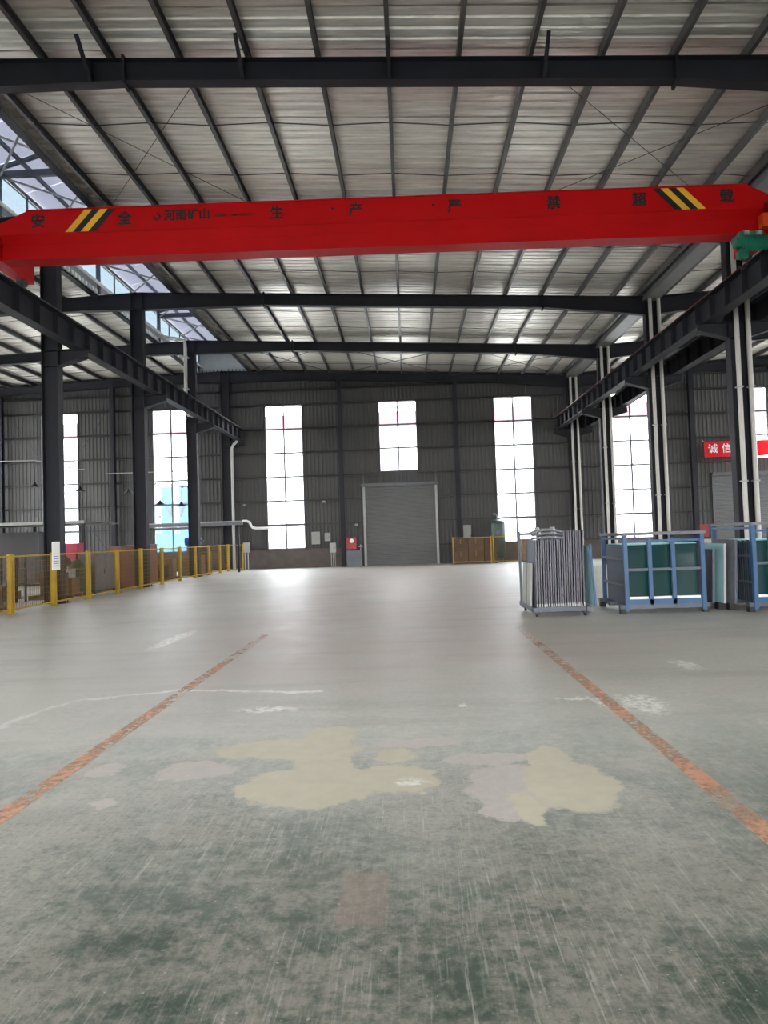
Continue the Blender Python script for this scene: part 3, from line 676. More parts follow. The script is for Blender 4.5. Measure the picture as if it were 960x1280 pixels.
# ------------------------------------------------------------------ things in the machine area behind the fence
def carton(loc, s, label, group, mat='card', rz=0.0, name='cardboard_box', cat='box'):
    c = thing(name, loc, label, cat, group, rz); x, y, z = s
    MB().box(-x / 2, x / 2, -y / 2, y / 2, 0, z - 0.004).build('body', mat, c)
    for sg in (-1, 1): MB().box(min(0.003 * sg, sg * x / 2), max(0.003 * sg, sg * x / 2), -y / 2, y / 2, z - 0.004, z).build('flap', mat, c)
    MB().box(-0.03, 0.03, -y / 2 - 0.001, y / 2 + 0.001, z * 0.6, z + 0.001).build('tape', 'wood', c)
    return c
def pallet(loc, label, rz=0.0, sx_=1.2, sy=1.0):
    p = thing('wooden_pallet', loc, label, 'pallet', 'wooden pallets behind the yellow fence', rz)
    for x in (-sx_ / 2 + 0.05, 0, sx_ / 2 - 0.05): MB().box(x - 0.05, x + 0.05, -sy / 2, sy / 2, 0.0, 0.1).build('runner', 'wood', p)
    k = -sy / 2
    while k < sy / 2 - 0.05: MB().box(-sx_ / 2, sx_ / 2, k, k + 0.1, 0.1, 0.122).build('plank', 'wood', p); k += 0.15
    return p
def crate(loc, s, label, rz=0.0, mat='brown'):
    c = thing('board_crate', loc, label, 'crate', 'brown board crates behind the fence', rz); x, y, z = s
    MB().box(-x / 2, x / 2, -y / 2, y / 2, 0.08, z).build('body', mat, c)
    for a in (-x / 2 + 0.05, x / 2 - 0.05): MB().box(a - 0.05, a + 0.05, -y / 2, y / 2, 0, 0.08).build('runner', 'wood', c)
    for a in (-x / 2 + 0.05, x / 2 - 0.05): MB().box(a - 0.04, a + 0.04, -y / 2 - 0.018, -y / 2, 0.08, z).build('batten', mat, c)
    MB().box(-x / 2 - 0.02, x / 2 + 0.02, -y / 2 - 0.02, y / 2 + 0.02, z, z + 0.03).build('lid', 'slate', c)
    return c
crate((-9.6, 23.75, 0), (0.4, 1.15, 1.42), 'first brown board crate with grey lid behind the fence posts')
crate((-9.6, 25.6, 0), (0.4, 1.9, 1.45), 'second brown board crate with grey lid, just past the second column', 0.0)
pallet((-9.75, 15.7, 0), 'wooden pallet nearest the camera behind the long fence', 1.57)
pallet((-9.9, 19.8, 0), 'wooden pallet behind the fence between first column and first crate', 1.57)
pallet((-9.75, 28.0, 0), 'wooden pallet behind the fence just before the third column', 1.57)
GB = 'cartons stacked behind the long fence'
for (x, y, z, sx_, sy, sz, m, lb) in (
    (-9.6, 15.3, 0.124, 0.5, 0.5, 0.42, 'card', 'lower tan carton at the very edge of the picture behind the fence'),
    (-9.6, 15.3, 0.546, 0.42, 0.4, 0.36, 'darkcard', 'upper dark carton at the very edge of the picture behind the fence'),
    (-9.7, 16.0, 0.124, 0.6, 0.55, 0.5, 'card', 'tan carton behind the first full fence panel'),
    (-9.72, 16.0, 0.626, 0.5, 0.45, 0.35, 'lite', 'pale carton on top of the tan one in the first full panel'),
    (-9.75, 19.4, 0.124, 0.55, 0.5, 0.62, 'darkcard', 'tall dark carton behind the fence just past the notice sheet'),
    (-9.75, 20.05, 0.124, 0.6, 0.5, 0.45, 'card', 'low tan carton behind the fence right of the notice sheet'),
    (-9.75, 20.05, 0.576, 0.4, 0.4, 0.25, 'lite', 'small pale carton topping the stack right of the notice sheet'),
    (-9.6, 27.6, 0.124, 0.7, 0.5, 0.5, 'darkcard', 'dark carton on the pallet past the brown crates'),
    (-9.6, 28.2, 0.124, 0.6, 0.5, 0.75, 'card', 'tall tan carton on the pallet past the brown crates'),
    (-9.5, 31.3, 0, 0.9, 0.7, 0.9, 'wood', 'tan wooden box behind the fence past the third column'),
    (-9.5, 32.6, 0, 0.8, 0.7, 1.05, 'card', 'tall tan carton behind the fence near its far corner')):
    carton((x, y, z), (sx_, sy, sz), lb, GB, m)
def boards(loc, n, L, wd, label, mat='wood'):
    for k in range(n):
        b = MB().box(-wd / 2, wd / 2, -L / 2, L / 2, 0, 0.045).build('timber_board', mat, None, (loc[0] + random.uniform(-0.04, 0.04), loc[1] + random.uniform(-0.08, 0.08), loc[2] + k * 0.046))
        b.rotation_euler.z = random.uniform(-0.02, 0.02); tag(b, label, 'board', 'boards of the pile ' + label.split('pile ')[1])
boards((-11.5, 18.0, 0.0), 9, 3.0, 0.9, 'timber board lying in the pile behind the closest column')
boards((-10.8, 29.0, 0.0), 8, 2.6, 0.8, 'timber board lying in the pile behind the third column')
# dark machine with a pale flat canopy
sh = thing('machine_shelter', (-14.3, 27.0, 0), 'dark machine bay under a pale flat canopy at the left picture edge', 'machine')
MB().box(-4.6, 2.6, -1.6, 1.6, 2.36, 2.41).build('canopy', 'foam', sh)
MB().box(-4.6, 2.6, -1.64, -1.6, 2.34, 2.45).build('canopy_edge', 'box', sh)
for x in (-4.5, -1.0, 2.5):
    for y in (-1.5, 1.5): MB().box(x - 0.05, x + 0.05, y - 0.05, y + 0.05, 0, 2.36).build('post', 'steel', sh)
MB().box(-4.5, 0.3, -0.6, 1.2, 0.1, 2.1).build('machine_body', 'dark', sh)
MB().box(-4.5, 0.3, -0.9, -0.6, 0.1, 1.1).build('machine_bed', 'dark', sh)
for x in (-3.6, -1.8): MB().box(x - 0.35, x + 0.35, -0.63, -0.6, 1.2, 1.9).build('machine_door', 'slate', sh)
for k in range(5): MB().tube([(-4.2 + k * 1.4, -1.2, 2.46), (-4.2 + k * 1.4, -1.2, 2.75)], 0.02, 6).build('bracket_rod', 'lite', sh)
rc = thing('tool_cart', (-11.55, 24.0, 0), 'crimson tool cart beneath the canopy edge beside the closest column', 'cart')
MB().box(-0.3, 0.35, -0.25, 0.25, 0.2, 1.6).build('body', 'crimson', rc)
for z in (0.4, 0.75, 1.1, 1.42): MB().box(-0.26, 0.31, -0.262, -0.25, z - 0.14, z + 0.14).build('drawer', 'crimson', rc)
for x in (-0.25, 0.3):
    for y in (-0.2, 0.2): MB().lathe([(0.06, 0), (0.06, 0.1), (0.02, 0.2)], 8, (x, y, 0)).build('caster', 'roller', rc)
bl = thing('blue_motor', (-9.7, 32.0, 0.0), 'navy blue motor on a grey stand above the fence top near its far corner', 'motor')
MB().box(-0.25, 0.25, -0.2, 0.2, 0, 1.35).build('stand', 'slate', bl)
hx(MB(), -0.35, 0.35, 0, 1.55, 0.2).build('motor_body', 'navy', bl, smooth=True)
hx(MB(), 0.35, 0.5, 0, 1.55, 0.05).build('shaft', 'greym', bl, smooth=True)
# shelving with odds and ends behind the first fence panels
M['jar'] = paint('pale_jar', rgb(206, 204, 190), 0.5); M['leaf'] = paint('dark_green_drum', rgb(46, 62, 44), 0.6); M['rust'] = paint('rusty_red', rgb(120, 46, 40), 0.7)
def shelf(x, y0, y1, label, lv):
    q = thing('storage_shelf', (x, y0, 0), label, 'shelf', 'storage shelves behind the long fence'); L = y1 - y0
    for yy in (0.02, L - 0.02):
        for xx in (-0.25, 0.25): MB().box(xx - 0.025, xx + 0.025, yy - 0.025, yy + 0.025, 0, 1.3).build('upright', 'steel', q)
    for z in lv: MB().box(-0.27, 0.27, 0, L, z - 0.03, z).build('shelf_board', 'slate', q)
    return q
nth = ('closest', 'second', 'third', 'fourth')
lv = (0.12, 0.52, 0.92); lvn = ('bottom', 'middle', 'top')
kinds = (('carton', 'card', 'tan'), ('carton', 'darkcard', 'dark brown'), ('drum', 'leaf', 'dark green'), ('jar', 'jar', 'pale'), ('tin', 'rust', 'rusty red'), ('drum', 'slate', 'slate grey'))
random.seed(3)
for i_, (y0, y1) in enumerate(((13.7, 15.1), (16.5, 17.6), (18.5, 19.0), (20.6, 21.7))):
    shelf(-10.45 if i_ != 2 else -10.6, y0, y1, nth[i_] + ' grey storage shelf behind the long yellow fence', lv)
    for z_, zn in zip(lv, lvn):
        y = y0 + 0.08; used = {}
        while y < y1 - 0.16:
            kn, mt_, cn = random.choice(kinds); wd_ = random.uniform(0.16, 0.3); hh = random.uniform(0.16, 0.33)
            if y + wd_ > y1 - 0.05: break
            used[(kn, cn)] = used.get((kn, cn), 0) + 1; num = used[(kn, cn)]
            lb = '%s %s%s on the %s board of the %s storage shelf' % (cn, kn, ('', ' second in its row', ' third in its row', ' fourth in its row', ' fifth in its row', ' sixth in its row')[num - 1], zn, nth[i_])
            it = thing({'carton': 'small_carton', 'drum': 'small_drum', 'jar': 'plastic_jar', 'tin': 'paint_tin'}[kn], ((-10.45 if i_ != 2 else -10.6) + 0.08, y + wd_ / 2, z_), lb, kn, 'odds and ends on the storage shelves')
            if kn == 'carton':
                MB().box(-0.15, 0.15, -wd_ / 2 + 0.01, wd_ / 2 - 0.01, 0, hh).build('body', mt_, it); MB().box(-0.152, 0.152, -0.02, 0.02, 0.0, hh + 0.002).build('tape', 'wood', it)
            else:
                r_ = wd_ / 2 - 0.012; MB().lathe([(r_, 0), (r_, hh * 0.85), (r_ * 0.9, hh * 0.9)], 12).build('body', mt_, it, smooth=True); MB().lathe([(r_ * 0.75, hh * 0.9), (r_ * 0.75, hh)], 12).build('lid', 'white' if kn == 'jar' else mt_, it)
            y += wd_ + 0.02

# a grey locker, a tarpaulin bundle and a drum fill the gap before the brown crates
lk = thing('grey_locker', (-9.62, 21.9, 0), 'dull grey metal locker behind the fence just before the brown crates', 'locker')
MB().box(-0.24, 0.24, -0.75, 0.75, 0.06, 1.22).build('body', 'slate', lk)
for yy in (-0.38, 0.38):
    d_ = MB().box(0.24, 0.255, yy - 0.35, yy + 0.35, 0.1, 1.18).build('door', 'foam', lk); MB().box(0.255, 0.27, yy + 0.25, yy + 0.28, 0.6, 0.74).build('handle', 'dark', d_)
for xx in (-0.2, 0.2):
    for yy in (-0.7, 0.7): MB().box(xx - 0.03, xx + 0.03, yy - 0.03, yy + 0.03, 0, 0.06).build('foot', 'dark', lk)
tb = thing('tarpaulin_bundle', (-9.7, 20.72, 0), 'dark green tarpaulin bundle heaped behind the fence beside the grey locker', 'bundle')
rr = random.Random(5); NS = 16
secs = []
for zz, rad in ((0, 0.28), (0.2, 0.31), (0.5, 0.29), (0.8, 0.23), (1.02, 0.14), (1.1, 0.03)):
    secs.append([(rad * (1 + rr.uniform(-0.18, 0.18)) * math.cos(6.2832 * k / NS), rad * (1 + rr.uniform(-0.18, 0.18)) * math.sin(6.2832 * k / NS), zz) for k in range(NS)])
MB().loft(secs).build('cloth', 'leaf', tb, smooth=True)
rp = [(0.26 * math.cos(k * 0.5), 0.26 * math.sin(k * 0.5), 0.82 + 0.02 * math.sin(k)) for k in range(14)]
MB().tube(rp, 0.02, 6).build('rope', 'wood', tb)
for (x_, y_, z_, a_, b_, c_, m_, l_) in ((-10.2, 23.2, 0, 0.7, 0.7, 0.85, 'darkcard', 'large dark carton half hidden behind the grey locker'), (-10.55, 22.3, 0, 0.6, 0.7, 1.0, 'card', 'large tan carton behind the grey locker'), (-10.3, 26.8, 0, 0.6, 0.6, 1.1, 'darkcard', 'large dark carton past the second brown crate')):
    carton((x_, y_, z_), (a_, b_, c_), l_, GB, m_)

# compressed-air / cable duct running along the wall, with its elbow by the window
du = thing('wall_duct', (-12.6, 33.0, 0), 'long grey duct on posts ending in a white elbow before the window', 'duct')
MB().box(0, 5.0, -0.12, 0.12, 2.28, 2.45).build('duct', 'foam', du)
MB().box(0, 5.0, -0.16, -0.12, 2.42, 2.47).build('duct_lip', 'lite', du)
for x in (0.3, 2.6, 4.8): MB().box(x - 0.04, x + 0.04, -0.04, 0.04, 0, 2.28).build('post', 'steel', du)
MB().tube([(5.0, 0, 2.45), (5.2, 0, 2.45), (5.36, 0, 2.38), (5.42, 0, 2.22), (5.5, 0, 2.12), (5.7, 0, 2.08), (6.4, 0, 2.08)], 0.06, 8).build('elbow_pipe', 'white', du, smooth=True)
ld = thing('rain_downpipe', (-9.0, 29.6, 0), 'white drain pipe dropping from the skylight beside the third column', 'pipe')
MB().tube([(-1.3, 0.1, 10.6), (-0.5, 0.05, 10.42), (-0.12, 0, 10.3), (-0.1, 0, 10.0), (-0.12, 0, 7.3), (-0.02, 0, 7.05), (0.2, 0, 7.0)], 0.08, 8).build('pipe', 'pvc', ld, smooth=True)
for z in (9.6, 8.2): MB().box(-0.21, -0.0, -0.1, 0.26, z - 0.02, z + 0.02).build('pipe_clamp', 'lite', ld)
l2 = thing('conduit_pipe', (-8.6, 35.25, 0), 'pale vertical pipe from runway beam down to the fence corner', 'pipe')
MB().tube([(0, 0, 0.02), (0, 0, 6.3), (0.12, 0, 6.5), (0.3, 0, 6.66)], 0.07, 8).build('pipe', 'lite', l2, smooth=True)
MB().box(-0.12, 0.12, -0.12, 0.12, 0, 0.02).build('flange', 'lite', l2)

# pendant lamps over the machine area
GL = 'pendant work lamps over the machine area'
def pendant(loc, drop, label):
    p = thing('pendant_lamp', loc, label, 'lamp', GL)
    MB().lathe([(0.02, 0.20), (0.05, 0.18), (0.07, 0.12), (0.22, 0.0), (0.215, 0.0), (0.06, 0.11), (0.02, 0.12)], 14).build('shade', 'dark', p, smooth=True)
    MB().lathe([(0.02, 0.12), (0.045, 0.06), (0.03, 0.02), (0.01, 0.01)], 10).build('bulb', 'white', p, smooth=True)
    MB().tube([(0, 0, 0.2), (0, 0, drop)], 0.01, 6).build('cord', 'black', p)
    return p
pendant((-10.5, 30, 3.2), 0.95, 'dark pendant lamp hanging in the blue-lit window, left one')
pendant((-9.55, 30, 3.1), 0.85, 'dark pendant lamp hanging in the blue-lit window, beside the third column')
pendant((-13.1, 28, 3.75), 0.9, 'dark pendant lamp at the edge of the window behind the closest column')
pendant((-11.9, 30, 3.75), 0.9, 'dark pendant lamp by the wall post between the machine-area windows')
pendant((-15.0, 28, 4.0), 1.1, 'dark pendant lamp left of the closest column')
cb = thing('lamp_conduit', (-10.7, 30, 4.15), 'thin pale conduit carrying the lamps across the blue-lit window', 'conduit')
MB().tube([(0, 0, 0.02), (0.6, 0, -0.06), (1.25, 0, -0.2), (1.5, 0, -0.2)], 0.025, 6).build('tube', 'lite', cb)
for x in (0.0, 1.2): MB().cbox((x, 0, -0.03 if x < 1 else -0.2), 0.08, 0.08, 0.1).build('junction_box', 'lite', cb)
cb2 = thing('lamp_conduit', (-16.0, 28.0, 4.7), 'thin pale conduit carrying the lamps over the machine shelter', 'conduit')
MB().tube([(-2, 0, 0.42), (1.0, 0, 0.4), (2.9, 0, -0.05), (3.1, 0, -0.05)], 0.025, 6).build('tube', 'lite', cb2)
cb3 = thing('lamp_conduit', (-12.9, 30.0, 4.65), 'thin pale conduit between closest and second dark columns', 'conduit')
MB().tube([(0, 0, 0), (3.7, 0, 0)], 0.025, 6).build('tube', 'lite', cb3)

# ------------------------------------------------------------------ fittings on the end wall
def wbox(name, x0, x1, z0, z1, d, mat, label, cat, door=True, group=None):
    b = thing(name, ((x0 + x1) / 2, YB - 0.21, z0), label, cat, group); h = (x1 - x0) / 2; H = z1 - z0
    MB().box(-h, h, -d, 0.0, 0, H).build('body', mat, b)
    if door:
        dr = MB().box(-h + 0.02, h - 0.02, -d - 0.012, -d, 0.02, H - 0.02).build('door', mat, b)
        MB().box(h - 0.07, h - 0.05, -d - 0.03, -d - 0.012, H * 0.45, H * 0.55).build('handle', 'dark', dr)
    return b
wbox('control_panel', -4.66, -4.22, 1.2, 1.85, 0.04, 'box', 'pale wall panel right of the window by the fence', 'panel')
wbox('switch_box', -3.98, -3.68, 1.35, 1.78, 0.04, 'box', 'small pale switch box between the wall panel and the wall post', 'box')
sb = wbox('meter_box', -3.72, -3.4, 0.75, 1.25, 0.1, 'lite', 'grey meter box on pipes beside the wall post', 'box')
for x in (-0.1, 0.0, 0.1): MB().tube([(x, 0, -0.74), (x, 0, 0)], 0.02, 6).build('conduit', 'lite', sb)
fx = wbox('fire_box', -2.85, -2.33, 0.9, 1.5, 0.12, 'firered', 'red fire box on the wall left of the shutter door', 'fire box')
MB().tube([(0.02, -0.15, 0.42), (0.02, -0.14, 0.42)], 0.11, 14).build('emblem', 'white', fx)
fb = wbox('floor_cabinet', -2.85, -2.05, 0.0, 0.82, 0.25, 'slate', 'dark grey floor cabinet under the red fire box', 'cabinet')
va = thing('valve_pipe', (-2.12, YB - 0.3, 0.82), 'small grey valve on a pipe between fire box and shutter door', 'valve')
MB().tube([(0, 0, 0), (0, 0, 0.3)], 0.03, 8).build('pipe', 'lite', va); MB().tube([(-0.12, -0.05, 0.2), (0.12, -0.05, 0.2)], 0.03, 8).build('handle', 'lite', va)
wbox('paper_board', 3.2, 3.6, 1.3, 1.95, 0.02, 'box', 'pale paper board on the wall left of the green tank', 'board', False)
wbox('hydrant_box', 15.14, 15.62, 0.95, 1.6, 0.15, 'hydrant', 'red fire box on the wall left of the right shutter', 'fire box')
wbox('floor_cabinet', 15.15, 15.85, 0.0, 0.85, 0.2, 'box', 'grey floor cabinet under the red box by the right shutter', 'cabinet')
pe = thing('power_pedestal', (-7.95, 35.2, 0), 'grey power pedestal right of the fence corner', 'pedestal')
MB().box(-0.14, 0.14, -0.1, 0.1, 0.9, 1.4).build('box', 'lite', pe)
for x in (-0.08, 0.08): MB().tube([(x, 0, 0), (x, 0, 0.9)], 0.025, 6).build('leg', 'lite', pe)
for x, z, lb in ((-8.1, 3.35, 'small white wall lamp left of the window by the fence'), (-3.95, 3.4, 'small white wall lamp right of the window by the fence'), (-2.3, 2.15, 'small white wall lamp above the red fire box'), (-12.6, 2.9, 'small white wall lamp beside the blue-lit window')):
    l = thing('wall_lamp', (x, YB - 0.22, z), lb, 'lamp', 'small wall lamps')
    MB().box(-0.05, 0.05, -0.02, 0.16, -0.05, 0.05).build('mount', 'lite', l)
    MB().lathe([(0.03, -0.05), (0.09, -0.04), (0.09, 0.04), (0.04, 0.06)], 12, (0, -0.1, 0)).build('head', 'lite', l, smooth=True)
# red banner
bn = thing('red_banner', (15.45, 35.35, 4.95), 'long red banner with white characters hung across the short right window', 'banner')
m = MB(); n = 24
m.loft([[(5.2 * i / n, 0.02 * math.sin(i * 1.3) - 0.004, 0.03 * math.sin(i * 0.5)), (5.2 * i / n, 0.02 * math.sin(i * 1.3) + 0.004, 0.03 * math.sin(i * 0.5)), (5.2 * i / n, 0.02 * math.sin(i * 1.3) + 0.004, 0.80), (5.2 * i / n, 0.02 * math.sin(i * 1.3) - 0.004, 0.80)] for i in range(n + 1)])
m.build('cloth', 'banner', bn)
for i, ch in enumerate('诚信，'):
    text_mesh('lettering', ch, 0.5, 'white', bn, (0.42 + i * 0.68, -0.035, 0.41), 0.004, 0.01)
for x in (0.02, 5.18): MB().tube([(x, 0.0, 0.78), (x, 0.25, 0.95)], 0.008, 5).build('tie', 'white', bn)

# tank, cartons behind the short fence
tk = thing('air_tank', (4.9, 35.36, 0), 'dark green upright air tank with domed top by the window', 'tank')
MB().lathe([(0.36, 0.25), (0.40, 0.32), (0.40, 1.95), (0.37, 2.06), (0.26, 2.14), (0.1, 2.18), (0.02, 2.18)], 20).build('vessel', 'tank', tk, smooth=True)
for a in range(3): MB().box(0.3 * math.cos(a * 2.094) - 0.04, 0.3 * math.cos(a * 2.094) + 0.04, 0.3 * math.sin(a * 2.094) - 0.04, 0.3 * math.sin(a * 2.094) + 0.04, 0, 0.4).build('leg', 'tank', tk)
MB().tube([(0, 0, 2.18), (0, 0, 2.4), (-0.06, 0, 2.46), (-0.2, 0, 2.46)], 0.03, 8).build('outlet_pipe', 'lite', tk, smooth=True)
MB().lathe([(0.06, 2.18), (0.06, 2.26)], 8, (0.14, 0, 0)).build('valve', 'lite', tk)
MB().box(-0.1, 0.1, -0.415, -0.39, 1.45, 1.65).build('gauge_plate', 'slate', tk)
GC = 'brown cartons behind the short fence'
for (x, z, sx_, sz, lb) in ((2.95, 0, 0.72, 0.62, 'lower brown carton at the shutter side of the short fence'), (3.72, 0, 0.75, 0.62, 'lower brown carton in the middle of the short fence'), (2.95, 0.622, 0.72, 0.62, 'upper brown carton at the shutter side of the short fence'), (3.72, 0.622, 0.75, 0.62, 'upper brown carton in the middle of the short fence'), (4.45, 0, 0.62, 0.6, 'lower brown carton in front of the green tank'), (4.45, 0.602, 0.62, 0.6, 'upper brown carton in front of the green tank')):
    carton((x, 34.85 if x < 4.2 else 34.72, z), (sx_, 0.3, sz), lb, GC, 'darkcard')
carton((6.3, 35.0, 0), (0.55, 0.5, 1.15), 'tall ochre cabinet box beside the window right of the green tank', 'ochre boxes by the window', 'wood')

# ------------------------------------------------------------------ glass racks
# grey rack of metal frames
g1 = thing('frame_trolley', (2.98, 12.1, 0), 'grey steel trolley base under the stacked upright metal frames', 'trolley', rz=0.02)
for y in (0.05, 1.15): MB().box(-0.50, 0.50, y - 0.04, y + 0.04, 0.09, 0.17).build('cross_beam', 'slate', g1)
for x in (-0.46, 0.46): MB().box(x - 0.04, x + 0.04, -0.05, 1.3, 0.09, 0.17).build('side_beam', 'slate', g1)
for x in (-0.42, 0.42):
    for y in (0.08, 1.12):
        cs = MB().box(x - 0.05, x + 0.05, y - 0.05, y + 0.05, 0.06, 0.09).build('caster', 'roller', g1)
        hx(MB(), x - 0.02, x + 0.02, y, 0.045, 0.045, 10).build('wheel', 'roller', cs)
for x in (-0.49, 0.49): MB().box(x - 0.02, x + 0.02, 1.1, 1.16, 0.17, 1.5).build('back_upright', 'slate', g1)
MB().box(-0.49, 0.49, 1.1, 1.16, 1.42, 1.47).build('back_rail', 'slate', g1)
fm1 = MB()
fm1.box(-0.012, 0.012, 0.0, 0.03, 0.0, 1.16); fm1.box(-0.012, 0.012, 0.97, 1.0, 0.0, 1.16); fm1.box(-0.012, 0.012, 0.03, 0.97, 0.0, 0.03); fm1.box(-0.012, 0.012, 0.03, 0.97, 1.13, 1.16); fm1.box(-0.012, 0.012, 0.03, 0.97, 0.56, 0.59)
fme = fm1.mesh('frame', 'greym'); gme = MB().box(-0.004, 0.004, 0.03, 0.97, 0.03, 1.13).mesh('infill_sheet', 'slate')
fme2 = MB().box(-0.012, 0.012, -0.022, 0.0, 0.01, 0.06).mesh('end_clip', 'lite')
NF = 21
for k in range(NF):
    x = 2.56 + 0.04 * k; tall = k > 11
    o = thing('metal_frame', (x, 12.08 + random.uniform(-0.02, 0.02), 0.172), 'slim grey metal frame standing on edge in the grey trolley' if not tall else 'slim grey metal frame standing taller on edge in the grey trolley', 'metal frame', 'metal frames on the grey trolley' if not tall else 'taller metal frames on the grey trolley')
    o.rotation_euler = (0, math.radians(0.8), 0)
    if tall: o.scale.z = 1.13
    link('edge_frame', fme, o); link('infill_sheet', gme, o); link('end_clip', fme2, o)
for k, (z, dx) in enumerate(((1.345, 0.0), (1.40, 0.02), (1.452, -0.02))):
    L = 0.50
    pr = thing('foam_strip', (2.79 + dx, 12.2 + 0.1 * (k % 2), z), ('lowest', 'middle', 'topmost')[k] + ' bent grey foam strip lying over the metal frames', 'foam strip', 'foam strips on the metal frames')
    q = MB(); q.loft([[(-L / 2 + L * i / 10, y, 0.02 * math.sin(math.pi * i / 10) * (1 + k * .6) + zz) for y, zz in ((-0.14, 0), (0.14, 0), (0.14, 0.035), (-0.14, 0.035))] for i in range(11)])
    q.build('strip', 'foam' if k % 2 else 'slate', pr)
    for xx in (-0.15, 0.12): MB().box(xx - 0.015, xx + 0.015, -0.145, 0.145, 0.03 * (1 + k * .4), 0.045 + 0.03 * k).build('strap', 'lite', pr)
gl1 = thing('glass_sheet', (3.53, 12.0, 0.172), 'pale cyan glass sheet leaning on the window side of the grey trolley', 'glass sheet'); gl1.rotation_euler = (0, math.radians(-3), 0)
MB().box(-0.012, 0.012, 0.0, 1.1, 0.0, 1.05).build('pane', 'lglass', gl1); MB().box(-0.016, 0.016, -0.03, 0.0, 0.0, 1.07).build('edge_trim', 'blue', gl1)
gl2 = thing('wrapped_sheet', (2.49, 12.35, 0.172), 'white wrapped sheet leaning on the aisle side of the grey trolley', 'wrapped sheet'); gl2.rotation_euler = (0, math.radians(3), 0)
MB().box(-0.02, 0.02, 0, 0.8, 0, 0.75).build('wrapping', 'box', gl2); MB().box(-0.023, 0.023, 0.3, 0.36, 0, 0.752).build('tape', 'foam', gl2)

def blue_rack(loc, W, D, H, label, posts, rz, nglass, glabel, ggroup, gh=0.86):
    r = thing('glass_rack', loc, label, 'rack', 'blue glass racks', rz)
    for y in (0.02, D * 0.5, D - 0.02): MB().box(-0.12, W + 0.1, y - 0.05, y + 0.05, 0.09, 0.16).build('skid_beam', 'slate', r)
    for x in (-0.06, W + 0.04):
        for y in (0.04, D - 0.04): MB().box(x - 0.05, x + 0.05, y - 0.05, y + 0.05, 0, 0.09).build('foot', 'roller', r)
    MB().box(-0.02, W + 0.02, -0.04, 0.02, 0.16, 0.25).build('front_sill', 'blue', r)
    MB().box(0, W, 0.03, 0.06, 0.25, 0.29).build('sill_strip', 'white', r)
    for x in posts: MB().box(x - 0.032, x + 0.032, -0.04, 0.02, 0.16, H - 0.06).build('front_post', 'blue', r)
    for x in (0.0, W): MB().box(x - 0.035, x + 0.035, -0.05, 0.03, 0.05, H).build('corner_post', 'blue', r)
    for x in (0.0, W): MB().box(x - 0.035, x + 0.035, D - 0.05, D + 0.01, 0.05, H).build('rear_post', 'blue', r)
    MB().box(0, W, -0.03, 0.0, H * 0.545, H * 0.545 + 0.045).build('mid_rail', 'slate', r)
    MB().box(0, W, -0.03, 0.0, H - 0.12, H - 0.08).build('front_rail', 'blue', r)
    for x in (-0.02, W + 0.02):
        for z in (0.5, 0.95, H - 0.05): MB().box(x - 0.015, x + 0.015, 0, D, z - 0.02, z + 0.02).build('side_rail', 'blue' if z > 1.2 else 'slate', r)
    MB().box(-0.05, W + 0.05, -0.08, D + 0.02, H, H + 0.05).build('foam_top', 'foam', r)
    gm = MB().box(0, W - 0.08, 0, 0.012, 0, 1.0).mesh('pane', 'dglass'); em_ = MB().box(0, W - 0.08, 0.0, 0.013, 1.0, 1.008).mesh('top_edge', 'lglass'); sm_ = MB().box(-0.012, 0, 0, 0.03, 0, 1.0).mesh('edge_guard', 'slate')
    c, s = math.cos(rz), math.sin(rz)
    for k in range(nglass):
        ly = 0.10 + (D - 0.25) * k / max(1, nglass - 1); lx = 0.04
        g = thing('glass_sheet', (loc[0] + lx * c - ly * s, loc[1] + lx * s + ly * c, 0.163), glabel, 'glass sheet', ggroup, rz)
        g.scale.z = gh * (0.985 + 0.03 * ((k * 7) % 5) / 5) if k else gh
        link('pane', gm, g); link('top_edge', em_, g); link('edge_guard', sm_, g)
    return r
blue_rack((4.13, 12.22, 0), 1.32, 1.35, 1.36, 'whole blue steel rack holding upright dark glass sheets', (0.42, 0.82), 0.0, 22, 'dark green glass sheet standing in the whole blue rack', 'glass sheets in the whole blue rack', 1.03)
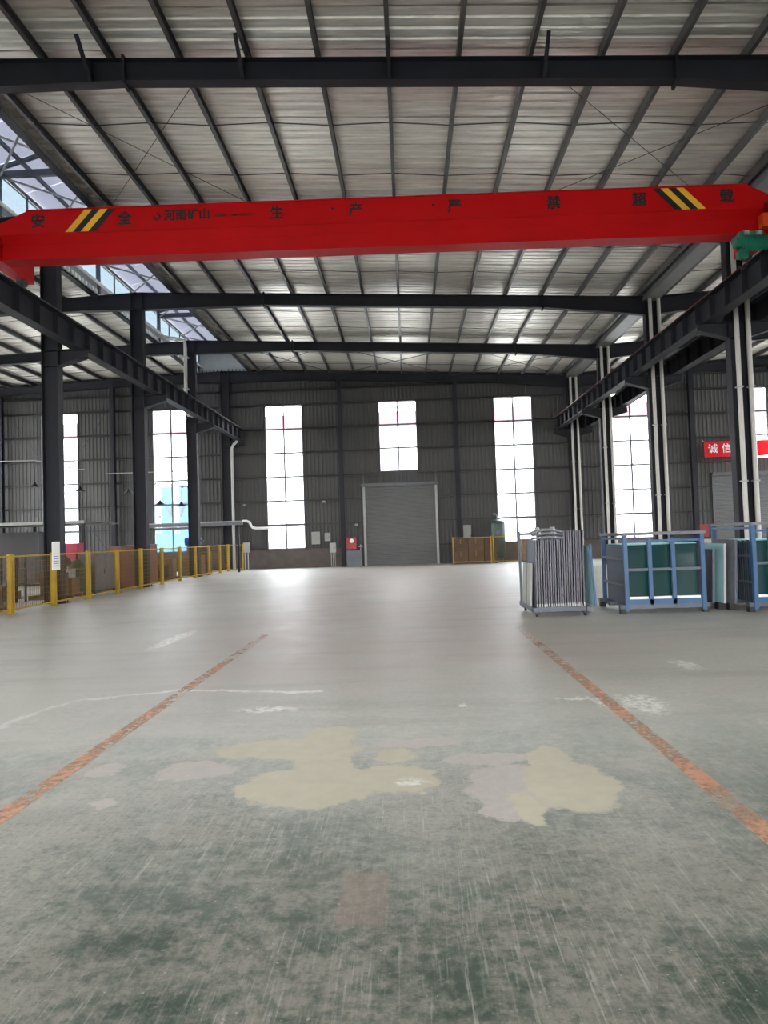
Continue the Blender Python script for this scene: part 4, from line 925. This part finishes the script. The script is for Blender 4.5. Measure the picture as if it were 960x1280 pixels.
blue_rack((6.22, 12.0, 0), 1.32, 1.35, 1.48, 'blue steel rack of glass sheets cut off by the right picture edge', (0.3, 0.62, 0.95), 0.05, 16, 'dark glass sheet standing in the cropped blue rack', 'glass sheets in the cropped blue rack', 1.05)
# items leaning on the cropped rack
for k, (x, h_, mt, lb) in enumerate(((6.00, 1.12, 'foam', 'grey wrapped panel leaning closest to the cropped blue rack'), (5.88, 1.05, 'lglass', 'pale glass panel leaning second from the cropped blue rack'), (5.75, 0.95, 'slate', 'dark slate panel leaning outermost on the cropped blue rack'))):
    o = thing('leaning_panel', (x, 12.25 + 0.15 * k, 0.0), lb, 'panel', 'panels leaning on the cropped rack'); o.rotation_euler = (0, math.radians(2.5), 0)
    MB().box(-0.018, 0.018, 0, 0.9, 0.12, h_ + .12).build('board', mt, o); MB().box(-0.022, 0.022, -0.012, 0.0, 0.12, h_ + .12).build('edge_strip', 'lite' if k == 1 else 'slate', o)
    MB().box(-0.06, 0.06, 0.1, 0.8, 0, 0.12).build('block', 'roller', o)

# ------------------------------------------------------------------ outside, seen through the windows
ob = thing('factory_building', (0, 62, -0.2), 'pale factory building with red fascia seen beyond the windows', 'building')
MB().box(-60, 60, 0, 12, 0, 11.6).build('wall', 'bldg', ob)
MB().box(-60.2, 60.2, -0.3, 12, 11.6, 12.9).build('fascia', 'redfascia', ob)
for k in range(-9, 10): 
    wf_ = MB().box(k * 6 - 1.0, k * 6 + 1.0, -0.06, 0.02, 4.0, 6.0).build('window', 'lite', ob)
hb = thing('blue_hoarding', (-21.5, 47.0, -0.2), 'pale blue hoarding with large letters outside the window', 'hoarding')
MB().box(0, 8.0, 0, 0.12, 0, 5.6).build('panel', 'hoard', hb)
MB().box(3.2, 4.4, -0.04, 0, 0.3, 2.6).build('blue_panel', 'hoard2', hb)
MB().box(0, 8, -0.05, 0, 2.75, 3.0).build('band', 'slate', hb)
text_mesh('lettering', 'KNAW', 1.6, 'slate', hb, (4.2, -0.03, 4.0), 0.02, 0.01)
for x in (0.2, 4, 7.8): MB().box(x - 0.08, x + 0.08, 0.12, 0.3, 0, 5.6).build('post', 'slate', hb)
